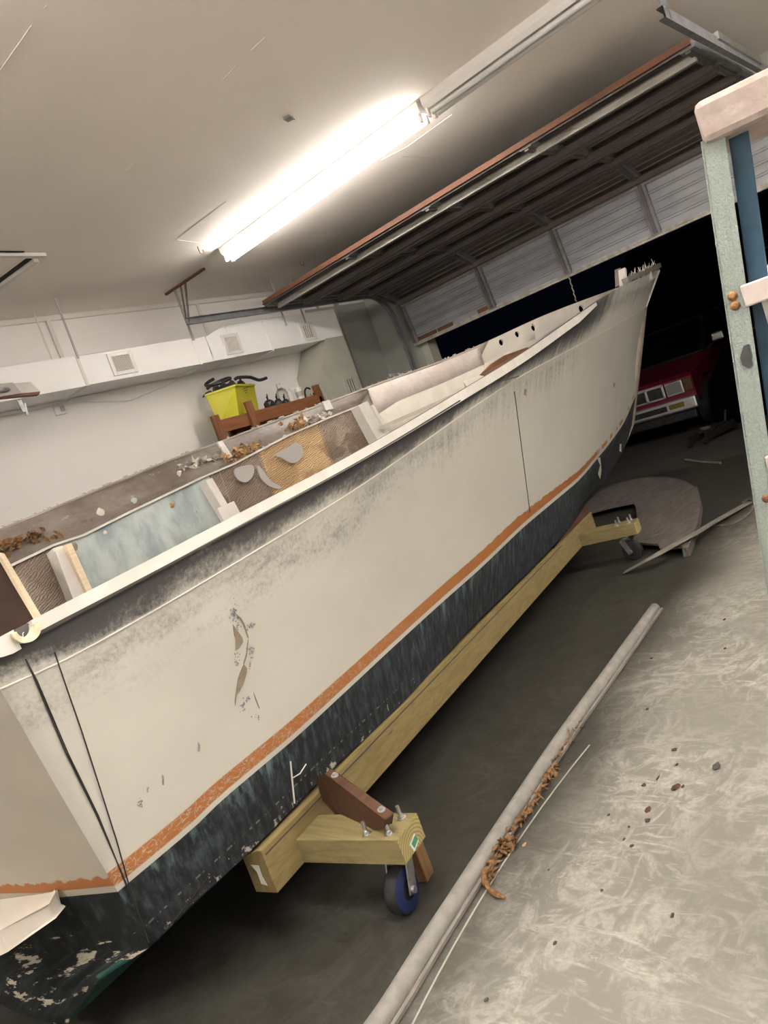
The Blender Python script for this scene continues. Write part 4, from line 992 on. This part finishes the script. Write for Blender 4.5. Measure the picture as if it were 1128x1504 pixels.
fr = [onZ(*p, .015) for p in [(716, 1278), (712, 1290), (718, 1306), (730, 1314), (742, 1319)]]
MB().tube(fr, [.006, .010, .008, .011, .004], 8).build('torn_splinter', M['shred'], rm, True)
clump((745, 1243), onZ(745, 1243, .012).y, Vector((.02, .012, .006)), 40, 8, 'shred', rm, 'torn_fibre', .3)
chip = onZ(770, 1242, 0); tag(MB().blob(chip+UP*.003, (.012, .008, .003), 3, .4, 1).build('wood_chip', M['tan']), 'small tan wood chip on the floor beside the moulding', 'chip')

# cut deck panel lying on the floor behind the dolly
zt = .07
outl = [(845, 772), (866, 748), (880, 728), (905, 712), (940, 702), (975, 700), (1005, 706), (1021, 716), (1026, 740), (1020, 770), (1008, 805), (1000, 803), (968, 810), (964, 806), (930, 806), (926, 800), (933, 778), (936, 758), (930, 738), (900, 742), (866, 752)]
outl = [(858, 742), (880, 722), (905, 710), (940, 702), (975, 700), (1005, 706), (1021, 716), (1026, 740), (1021, 770), (1007, 806), (1002, 802), (970, 806), (966, 799), (929, 796), (932, 784), (936, 765), (934, 745), (930, 738), (900, 744), (862, 754)]
P = [onZ(x, y, zt) for x, y in outl]
dp = thing('deck_panel', (6.5, 2.9, 0), 'large dusty cut out deck panel with curved edge and square hatch hole', 'panel')
MB().prism(P, (0, 0, -.016)).build('sheet', M['panel'], dp)
e = [onZ(x, y, zt-.01) for x, y in [(1021, 716), (1026, 740), (1021, 770), (1007, 806)]]
MB().sweep(e, [(-.02, -.055), (.03, -.058), (.02, .008), (-.02, .008)], 1).build('curved_lip', M['panel'], dp)
for x, y in ((885, 724), (975, 712), (990, 775), (952, 780)):
    q = onZ(x, y, zt); MB().box((q.x-.03, q.y-.03, 0), (q.x+.03, q.y+.03, zt-.012)).build('support_block', M['stick'], dp)
for a, b in (((948, 793), (1010, 765)), ((1010, 795), (1017, 752)), ((975, 720), (1000, 716))):
    MB().bar(onZ(*a, zt), onZ(*b, zt), .02, .008).build('crease', M['panel'], dp)
# flat batten with a strap loop
bt = thing('floor_batten', (5.5, 2.1, 0), 'thin flat batten with a strap loop lying across the deck panel edge', 'batten')
P = [onZ(918, 840, .012), onZ(962, 816, .092), onZ(1000, 795, .096), onZ(1022, 783, .088), onZ(1050, 766, .045), onZ(1100, 738, .015)]
MB().sweep(smooth_path(P, 4), [(-.028, -.005), (.028, -.005), (.028, .005), (-.028, .005)], 1).build('slat', M['stick'], bt)
lp_ = [onZ(x, y, .008) for x, y in [(1050, 772), (1072, 770), (1092, 760), (1104, 748), (1108, 738), (1100, 733), (1092, 738)]]
MB().sweep(smooth_path(lp_, 5), [(-.012, -.004), (.012, -.004), (.012, .004), (-.012, .004)], 1).build('strap', M['panel'], bt)
# small litter
for i, (x, y, s) in enumerate([(1052, 1128, .018), (945, 1154, .012), (993, 1158, .016), (1003, 1156, .010), (994, 1124, .012), (952, 1190, .012), (951, 1206, .011), (924, 1215, .009), (928, 1243, .009), (917, 1233, .008), (951, 1042, .012), (957, 967, .012), (1065, 953, .010), (894, 1197, .008), (884, 1308, .007), (988, 1345, .009), (806, 1278, .007), (834, 1120, .010), (714, 1470, .010), (815, 1386, .008), (1064, 910, .010), (840, 1117, .009), (967, 1143, .01), (990, 1102, .012)]):
    p = onZ(x, y, 0); rg = random.Random(i); dark = i % 3 != 2
    tag(MB().blob(p+UP*s*.25, (s*rg.uniform(.8, 1.5), s*rg.uniform(.4, .9), s*.3), i, .4, 1).build('litter_scrap', M['seam'] if dark else M['brownwood']), 'tiny dark scrap of litter on the dusty floor' if dark else 'tiny dark brown scrap of litter on the dusty floor', 'scrap', 'dark scraps on the dusty floor' if dark else 'brown scraps on the dusty floor')
for a, b, lb in (((1006, 675), (1058, 680), 'pale stick lying on the dark concrete beyond the deck panel'),):
    tag(MB().tube([onZ(*a, .012), onZ((a[0]+b[0])/2, (a[1]+b[1])/2+1, .012), onZ(*b, .012)], .012, 6).build('stick', M['stick'], smooth=True), lb, 'stick')

# ================================================================== STEP LADDER
D = 1.25
lad = thing('step_ladder', (1.25, .35, 0), 'worn blue fibreglass step ladder with chalky pink top cap', 'ladder')
hr = Vector((rt.x, rt.y, 0)).normalized(); hf = Vector((cf.x, cf.y, 0)).normalized()
tl_ = atD(1016, 158, D); lat = lambda p, D2=D: atD(*p, D2)
# cap: box from its left edge running right, parallel to the steps
cin = ray(1030, 180); cin.z = 0; cin.normalize(); cdir = Vector((cin.y, -cin.x, 0))
c0 = lat((1016, 152)); hcap = (lat((1026, 216))-c0).length*.96; LC = .42
MB().obb(c0+cdir*LC/2+cin*.09-UP*hcap/2, cdir*LC/2, cin*.09, UP*hcap/2).build('top_cap', M['ladcap'], lad, bevel=.012)
# rails: front-left rail is a channel; leans out and toward the viewer
pl0 = c0+cin*.012
def onlad(x, y): d = ray(x, y); return EYEV+d*((pl0-EYEV).dot(cin)/d.dot(cin))
def down(p, dirv): return p+dirv*(p.z/(-dirv.z))
la, lb, ra, rb = onlad(1028, 205), onlad(1079, 560), onlad(1056, 200), onlad(1109, 560)
f0 = (la+ra)/2; dv = ((lb+rb)/2-f0).normalized(); wR = (ra-la).length*.98; wv = cdir; f1 = down(f0, dv)
MB().obb((f0+f1)/2+cin*.003, wv*wR/2, cin*.003, (f1-f0)/2).build('rail_face', M['lad1'], lad, bevel=.002)
MB().obb((f0+f1)/2+wv*(wR/2+.004)+cin*.010, wv*.005, cin*.010, (f1-f0)/2).build('rail_flange', M['lad1'], lad)
MB().obb((f0+f1)/2-wv*(wR/2-.002)+cin*.014, wv*.002, cin*.014, (f1-f0)/2).build('rail_flange', M['lad1'], lad)
g0 = f0+cdir*(LC-wR); dv2 = Vector(dv)-cdir*2*dv.dot(cdir); g1 = down(g0, dv2)
MB().obb((g0+g1)/2+cin*.003, wv*wR/2, cin*.014, (g1-g0)/2).build('rail', M['lad1'], lad, bevel=.002)
for st, dr in ((f0+cdir*.044+cin*.045, dv), (g0-cdir*.044+cin*.045, dv2)):
    en = down(st, dr); MB().obb((st+en)/2, wv*.016, cin*.012, (en-st)/2).build('rear_rail', M['lad2'], lad, bevel=.002)
# steps
s0 = onlad(1090, 420); zs = s0.z
for k in range(5):
    z_ = zs-k*.30-.018
    if z_ < .15: break
    tt = (f0.z-z_)/(f0.z-f1.z); a = f0.lerp(f1, tt)+wv*wR*.55; b = g0.lerp(g1, tt)-wv*wR*.5; mm = (a+b)/2+cin*.035
    st_ = MB().obb(mm, (b-a)/2, cin*.040, UP*.019).build('step', M['ladstep'], lad, bevel=.003)
    ea = a+cdir*.055-UP*.055+cin*.03; MB().obb(ea, cdir*.03, cin*.003, UP*.04).build('step_brace', M['steel'], lad)
def stud(px, r, mat='rustbolt'):
    d_ = ray(*px).normalized(); n = -cin; tt = (f0-EYEV).dot(n)/d_.dot(n); p = EYEV+d_*tt
    MB().lathe(p, [(0, r*.7), (r*.6, r*.6), (r, r*.1), (r, -.002)], 14, n).build('rivet', M[mat], lad, True)
stud((1076, 435), .0085); stud((1080, 449), .0085); stud((1126, 732), .008, 'rust')
d_ = [(1092, 508), (1100, 505), (1104, 520), (1105, 536), (1100, 541), (1090, 536), (1087, 525)]
P = []
for px in d_:
    r_ = ray(*px).normalized(); n = -cin; tt = (f0-EYEV).dot(n)/r_.dot(n); P.append(EYEV+r_*tt)
MB().prism(P, -cin*.003).build('tape_patch', M['patch'], lad)

# ================================================================== SHELF RACK AND WHAT STANDS ON IT
YK = 6.08
rk = thing('wood_rack', (5.5, 6.3, 0), 'reddish stained wooden rack against the wall under the duct', 'rack')
zr = 2.16; xs = (4.74, 5.17, 6.25)
for x, zt2, y in ((4.74, 2.25, YK), (5.17, 2.30, YK-.05), (6.25, 2.30, YK), (5.3, 2.12, 6.6), (6.2, 2.2, 6.6)):
    MB().box((x-.045, y-.02, 0), (x+.045, y+.02, zt2)).build('post', M['redwoodz'], rk, bevel=.004)
MB().box((4.74, YK-.018, zr-.10), (6.25, YK+.018, zr+.03)).build('rail', M['redwood'], rk, bevel=.004)
MB().box((5.28, 6.58, zr-.10), (6.25, 6.62, zr+.0)).build('rail', M['redwood'], rk, bevel=.004)
for i in range(4): MB().box((4.80+i*.12, YK+.02+i*.13, zr-.03), (6.23, YK+.14+i*.13, zr-.01)).build('shelf_board', M['redwood'], rk)
MB().box((6.23, YK-.02, zr-.10), (6.27, 6.62, zr-.0)).build('end_rail', M['redwood'], rk)
# tote
def Wp(x, y, Y): return onY(x, y, Y)
zb_ = zr-.01
n0, n1_ = Wp(349, 609, 6.12), Wp(345, 566, 6.10); l0, l1 = Wp(319, 618, 6.30), Wp(303, 583, 6.31); r0, r1 = Wp(377, 597, 6.34), Wp(371, 560, 6.36)
ztp = 2.50
B4 = [Vector((p.x, p.y, zb_)) for p in (l0, n0, r0)]; T4 = [Vector((p.x, p.y, ztp)) for p in (l1, n1_, r1)]
B4.append(B4[0]+B4[2]-B4[1]); T4.append(T4[0]+T4[2]-T4[1]); 
for q in B4+T4: q.y = min(q.y, 6.68)
tote = thing('storage_tote', (5.1, 6.25, zb_), 'bright yellow open plastic tote heaped with black hoses', 'tote')
m = MB().add(B4+T4, [(3, 2, 1, 0), (0, 1, 5, 4), (1, 2, 6, 5), (2, 3, 7, 6), (3, 0, 4, 7)]); fixn(m.build('tub', M['yellow'], tote, solid=.006))
m = MB()
for i in range(4): m.bar(T4[i], T4[(i+1) % 4], .028, .02)
m.build('rim', M['yellow'], tote)
tc = sum(T4, Vector())/4
mk = n1_.lerp(r1, .45)-Vector((.0, .012, .06)); 
for i in range(3): MB().bar(mk+Vector((-.05+.01*i, -.004, -.022*i)), mk+Vector((.05-.02*i, .012, .006-.022*i)), .002, .006).build('marker_scribble', M['black'], tote)
# black hoses and parts heaped in the tote
def hose(pts, r, label, name='hose'):
    tag(MB().tube(smooth_path([Vector(p) for p in pts], 6), r, 8).build(name, M['black'], smooth=True), label, 'hose')
eu, ev = T4[2]-T4[1], T4[0]-T4[1]          # along the two rims from the nearest corner
def inT(u_, v_, z_): return T4[1]+eu*u_+ev*v_+UP*z_
# parts packed side by side, their tops standing above the rim
for i, (u_, v_) in enumerate([(.26, .24), (.26, .50), (.26, .76), (.72, .24), (.72, .50), (.72, .76)]):
    c = inT(u_, v_, .012); rx = eu.length*.19; ry = ev.length*.105; au, av = eu.normalized(), ev.normalized(); rg = random.Random(i+90)
    m = MB(); m0 = MB().blob((0, 0, 0), (1, 1, 1), 40+i, .10, 2); m.add([c+au*v.x*rx+av*v.y*ry+UP*v.z*.066 for v in m0.v], m0.f)
    m.lathe(c+UP*.045, [(.0, .016), (.018, .016), (.024, .0), (.024, -.02)], 10)
    for q in range(2): m.tube([c+UP*.03, c+au*rg.uniform(-.5, .5)*rx+av*rg.uniform(-.4, .4)*ry+UP*.082], .008, 6)
    m.tube([c, Vector((c.x, c.y, zb_+.007))], .014, 6)
    tag(m.build('engine_part', M['black']), 'greasy black engine part heaped inside the yellow tote', 'engine part', 'black parts in the yellow tote')
# coil lies on the parts over the far left rim
hc_ = inT(.5, .80, .105); au, av = eu.normalized(), ev.normalized()
hose([hc_+av*(.13*math.cos(a*.5236))+(au*.10+UP*.035)*math.sin(a*.5236)+UP*(.004*a-.012) for a in range(0, 15)], .017, 'coiled black hose lying on the parts in the yellow tote')
e1 = inT(.5, .0, 0)
hose([inT(.5, .26, .090), inT(.5, .15, .100), inT(.60, .04, .095), inT(.80, -.10, .078), inT(.95, -.26, .030), inT(1.10, -.44, .036)], .018, 'black bent hose sticking out of the yellow tote past its rim')
hose([inT(.16, 1.22, .0), inT(.17, 1.10, .026), inT(.18, 1.0, .034), inT(.19, .93, .03), inT(.20, .90, -.02)], .009, 'thin black cable end poking out over the tote rim')
# bulky parts on the boards between the tote and the bottles
for i, (dx, r) in enumerate([(0, .074), (.130, .062), (.240, .050)]):
    c = Vector((B4[2].x+.075+dx, 6.215, zb_+r)); m = MB(); m.blob(c, (r*.86, r*.9, r), 60+i, .08, 2)
    m.lathe(c+Vector((0, -r*.5, r*.1)), [(.0, .0), (r*.28, .004), (r*.5, .012), (r*.5, -.02)], 12, (0, -1, .2))
    m.tube([c+UP*r*.6, c+Vector((.014, 0, r+.055))], .007, 6); m.tube([c+UP*r*.5, c+Vector((-.016, -.015, r+.03))], .009, 6)
    dz = zb_-.001-min(v.z for v in m.v)
    for v in m.v: v.z += dz
    tag(m.build('carburettor_part', M['black']), 'small black machine part on the rack between tote and bottles', 'engine part', 'black parts beside the tote')
def bottle(x, y, Y, h, r, mat, label, name='bottle', cat='bottle', cap=None):
    c = Wp(x, y, Y); c.z = zb_; b = thing(name, c, label, cat)
    MB().lathe(c, [(0, 0), (r, 0), (r, h*.6), (r*.85, h*.7), (r*.4, h*.82), (r*.4, h), (0, h)], 14).build('body', M[mat], b, True, 40)
    if cap: MB().lathe(c+UP*h*.9, [(r*.5, 0), (r*.5, h*.12), (0, h*.12)], 12).build('cap', M[cap], b, True, 40)
M['clearp'] = NT('cloudy_clear_plastic'); kk = M['clearp']; kk.b.inputs['Transmission Weight'].default_value = .8; M['clearp'] = kk.done((.8, .8, .78), .25)
bottle(414, 580, 6.35, .30, .07, 'clearp', 'cloudy clear plastic jug on the wooden rack'); bottle(424, 577, 6.41, .24, .042, 'whitem', 'white spray bottle on the wooden rack', cap='whitem')
c = Wp(438, 573, 6.3); c.z = zb_; cp = thing('paint_cup', c, 'white printed cup on the wooden rack beside the end post', 'cup')
MB().lathe(c, [(0, 0), (.04, 0), (.045, .20), (.042, .20), (.038, .02), (0, .02)], 16).build('body', M['whitem'], cp, True, 40); MB().lathe(c, [(.0435, .09), (.045, .15)], 16).build('printed_band', M['filler'], cp, True)
hose([c+Vector((.07, .0, .02)), c+Vector((.09, 0, .13)), c+Vector((.14, 0, .17)), c+Vector((.19, 0, .15))], .011, 'short black hose arched beside the end post of the rack')
c = Wp(433, 581, 6.2); tag(MB().box((c.x-.05, c.y-.05, zb_), (c.x+.09, c.y+.05, zb_+.05)).build('wood_offcut', M['redwood'], bevel=.003), 'small wood offcut lying on the rack under the bottles', 'wood block')

# white board on a stand at the left
BY = 5.5
sd_ = thing('board_stand', (2.3, BY, 0), 'tall stand holding a white board with grey metal plate', 'stand')
YT = BY+.10
def q_(l): return [onY(x, y, YT if k else BY) for x, y, k in l]
MB().prism(q_([(-330, 612, 0), (-330, 594, 1), (45, 561, 1), (59, 575, 0)]), (0, .012, .004)).build('board', M['white'], sd_)
MB().prism(q_([(-330, 616, 0), (-330, 611, 0), (59, 575, 0), (58, 579, 0)]), (0, .05, 0)).build('under_board', M['ply2'], sd_)
MB().prism([p+Vector((0, -.012, 0)) for p in q_([(-20, 586, 0), (-20, 566, 1), (18, 562.5, 1), (31, 578, 0)])], (0, .010, 0)).build('plate', M['filler'], sd_)
rc = onY(4, 573, BY+.035); MB().lathe(rc, [(.05, 0), (.05, .008), (.028, .008), (.028, .002), (0, .002)], 18, (0, -.5, .8)).build('ring', M['steel'], sd_, True, 40)
m = MB(); m.bar(onY(28, 588, BY+.01), onY(36, 605, BY+.01), .030, .012, (0, 1, 0)); m.bar(onY(36, 592, BY+.02), onY(40, 610, BY+.02), .014, .012, (0, 1, 0)); m.build('bracket', M['steel'], sd_)
pz = onY(-300, 600, BY); MB().box((pz.x-.03, BY+.02, 0), (pz.x+.03, BY+.08, pz.z)).build('post', M['steel'], sd_); MB().box((pz.x-.25, BY-.2, 0), (pz.x+.25, BY+.35, .03)).build('base', M['steel'], sd_)

# ================================================================== OUTSIDE
TX = 11.3
tk = thing('pickup_truck', (13, 4.6, 0), 'dark red pickup truck with chrome grille parked outside the door', 'truck')
ty0, ty1 = 3.76, 5.42; tm = (ty0+ty1)/2
# body: side profile extruded, hood narrowing
def prof_body(pts, y0, y1, name, mat, bev=.03): MB().prism([(x, y0, z) for x, z in pts], (0, y1-y0, 0)).build(name, M[mat], tk, bevel=bev)
prof_body([(TX+.02, .50), (TX+.02, .83), (TX+.10, .88), (TX+1.15, 1.06), (TX+1.25, 1.06), (TX+1.25, .45), (TX+1.1, .45), (TX+1.0, .70), (TX+.85, .76), (TX+.5, .76), (TX+.32, .66), (TX+.25, .45)], ty0, ty1, 'front_body', 'carred')
prof_body([(TX+1.25, .40), (TX+1.25, 1.06), (TX+2.9, 1.06), (TX+2.9, .40)], ty0, ty1, 'cab_lower', 'carred')
cabp = [(TX+1.2, 1.06), (TX+1.75, 1.60), (TX+2.6, 1.62), (TX+2.85, 1.06)]
prof_body(cabp, ty0+.10, ty1-.10, 'cab_roof', 'black', .04)
ws0, ws1 = Vector((TX+1.185, tm, 1.08)), Vector((TX+1.70, tm, 1.58)); nrm = Vector((-(ws1-ws0).z, 0, (ws1-ws0).x)).normalized()
MB().obb((ws0+ws1)/2+nrm*.012, (ws1-ws0)*.46, Vector((0, (ty1-ty0)/2-.16, 0)), nrm*.008).build('windshield', M['carglass'], tk)
MB().prism([(TX+1.4, ty0+.098, 1.10), (TX+1.80, ty0+.098, 1.54), (TX+2.5, ty0+.098, 1.55), (TX+2.7, ty0+.098, 1.10)], (0, -.006, 0)).build('side_window', M['carglass'], tk)
prof_body([(TX+2.95, .45), (TX+2.95, 1.05), (TX+4.5, 1.05), (TX+4.5, .45)], ty0, ty1, 'bed', 'carred')
# grille and lamps
MB().box((TX-.015, ty0+.44, .60), (TX+.03, ty1-.44, .82)).build('grille_back', M['black'], tk)
m = MB(); gy0, gy1 = ty0+.42, ty1-.42
m.box((TX-.03, gy0, .785), (TX, gy1, .825)); m.box((TX-.03, gy0, .60), (TX, gy1, .63))
for i in range(4):
    y = gy0+(gy1-gy0-.04)*i/3; m.box((TX-.03, y, .60), (TX, y+.04, .825))
m.build('grille_frame', M['chrome'], tk, bevel=.008)
for s, ya in ((1, ty0+.14), (-1, ty1-.40)):
    b = MB().box((TX-.03, ya, .61), (TX+.02, ya+.26, .81)).build('headlamp_bezel', M['chrome'], tk, bevel=.01)
    MB().box((TX-.038, ya+.02, .635), (TX-.02, ya+.24, .79)).build('headlamp', M['lamp'], b, bevel=.01)
    yq = ya-.13 if s > 0 else ya+.27; MB().box((TX-.02, yq, .62), (TX+.05, yq+.12, .81)).build('corner_lamp', M['amber'], tk, bevel=.01)
MB().box((TX-.13, ty0-.02, .36), (TX+.03, ty1+.02, .545)).build('bumper', M['chrome'], tk, bevel=.03)
MB().box((TX-.136, ty0+.42, .42), (TX-.12, ty1-.42, .50)).build('bumper_slot', M['black'], tk)
MB().box((TX-.14, ty0+.16, .43), (TX-.125, ty0+.38, .50)).build('fog_lens', M['plate'], tk)
MB().box((TX-.06, ty0+.05, .22), (TX+.02, ty1-.05, .37)).build('valance', M['black'], tk, bevel=.02)
for x in (TX+.68, TX+3.55):
    for y in (ty0+.08, ty1-.08): MB().lathe((x, y, .335), [(.0, -.09), (.2, -.1), (.30, -.1), (.335, -.07), (.335, .07), (.30, .1), (.2, .1), (0, .09)], 24, (0, 1, 0)).build('wheel', M['rubber'], tk, True, 40)
mr = onX(1055, 493, TX+1.35); m = MB(); m.box((mr.x-.06, mr.y-.09, mr.z-.065), (mr.x+.02, mr.y+.10, mr.z+.075)); mo = m.build('mirror', M['chrome'], tk, bevel=.025)
MB().tube([(mr.x, mr.y+.05, mr.z-.05), (mr.x+.03, ty0+.1, 1.08)], .018, 8).build('mirror_arm', M['black'], mo, True)
MB().bar((TX+1.2, ty0+.1, 1.07), (TX+1.76, ty0+.13, 1.6), .05, .03).build('pillar', M['black'], tk)
# black covered heap beside the truck, low jack on the ground
tp_ = [onX(1045, 600, 10.9), onX(1030, 560, 10.9)]
hp = onZ(1063, 632, 0); hp = Vector((11.56, 3.19, 0))
m = MB(); rr = []
for i in range(9):
    f = i/8; z = 1.12*f; r = [.50, .52, .50, .47, .43, .38, .30, .18, .0][i]; rg = random.Random(i+70)
    rr.append([hp+Vector((math.cos(2*math.pi*k/20)*r*.88*(1+rg.uniform(-.07, .07)), math.sin(2*math.pi*k/20)*r*.95*(1+rg.uniform(-.07, .07)), z)) for k in range(20)])
m.grid(rr, True); tag(m.build('covered_heap', M['tarp'], smooth=True), 'black tarp covered heap in the dark beside the truck', 'tarp')
j = onZ(1050, 645, 0); jk = thing('floor_jack', onZ(1052, 640, 0), 'low dark floor jack standing on the concrete outside the door', 'jack')
a, b = onZ(1026, 652, .02), onZ(1068, 630, .02); dj = (b-a).normalized(); sj = Vector((-dj.y, dj.x, 0))
for s in (-1, 1): MB().obb((a+b)/2+sj*s*.13+UP*.07, (b-a)/2, sj*.012, UP*.05).build('side_plate', M['jack'], jk, bevel=.005)
MB().obb(a.lerp(b, .6)+UP*.11, (b-a)*.25, sj*.11, UP*.02).build('lift_arm', M['jack'], jk); MB().lathe(a.lerp(b, .35)+UP*.13, [(.0, 0), (.06, 0), (.07, .03), (0, .03)], 14).build('saddle', M['steel'], jk, True)
for q in (a, b):
    for s in (-1, 1): MB().lathe(Vector((q.x, q.y, .045))+sj*s*.11, [(0, -.02), (.045, -.02), (.045, .02), (0, .02)], 14, sj).build('wheel', M['rubber'], jk, True)
MB().tube([b+UP*.10, b+dj*.04-sj*.03+UP*.26], .016, 8).build('handle', M['jack'], jk, True)
# neighbouring house with one lit window, far across the yard
hs = thing('neighbour_house', (24, 1.8, -.02), 'unlit neighbouring house with one bluish lit window beyond the yard', 'house')
MB().box((24, -6.2, -.02), (27, 9.0, 3.4)).build('wall', M['darkhouse'], hs)
MB().prism([(23.7, -6.5, 3.4), (27.3, -6.5, 3.4), (25.5, -6.5, 4.4)], (0, 15.8, 0)).build('roof', M['darkhouse'], hs)
wp = onX(1131, 395, 24); fr_ = MB(); fr_.box((23.95, wp.y-.55, wp.z-.45), (24.0, wp.y+.22, wp.z+.62)); wf = fr_.build('window', M['wall2'], hs)
MB().box((23.93, wp.y-.48, wp.z-.38), (23.96, wp.y+.14, wp.z+.1)).build('pane', M['winlight'], wf)
MB().box((23.93, wp.y-.48, wp.z+.14), (23.96, wp.y+.14, wp.z+.55)).build('pane', M['carglass'], wf)
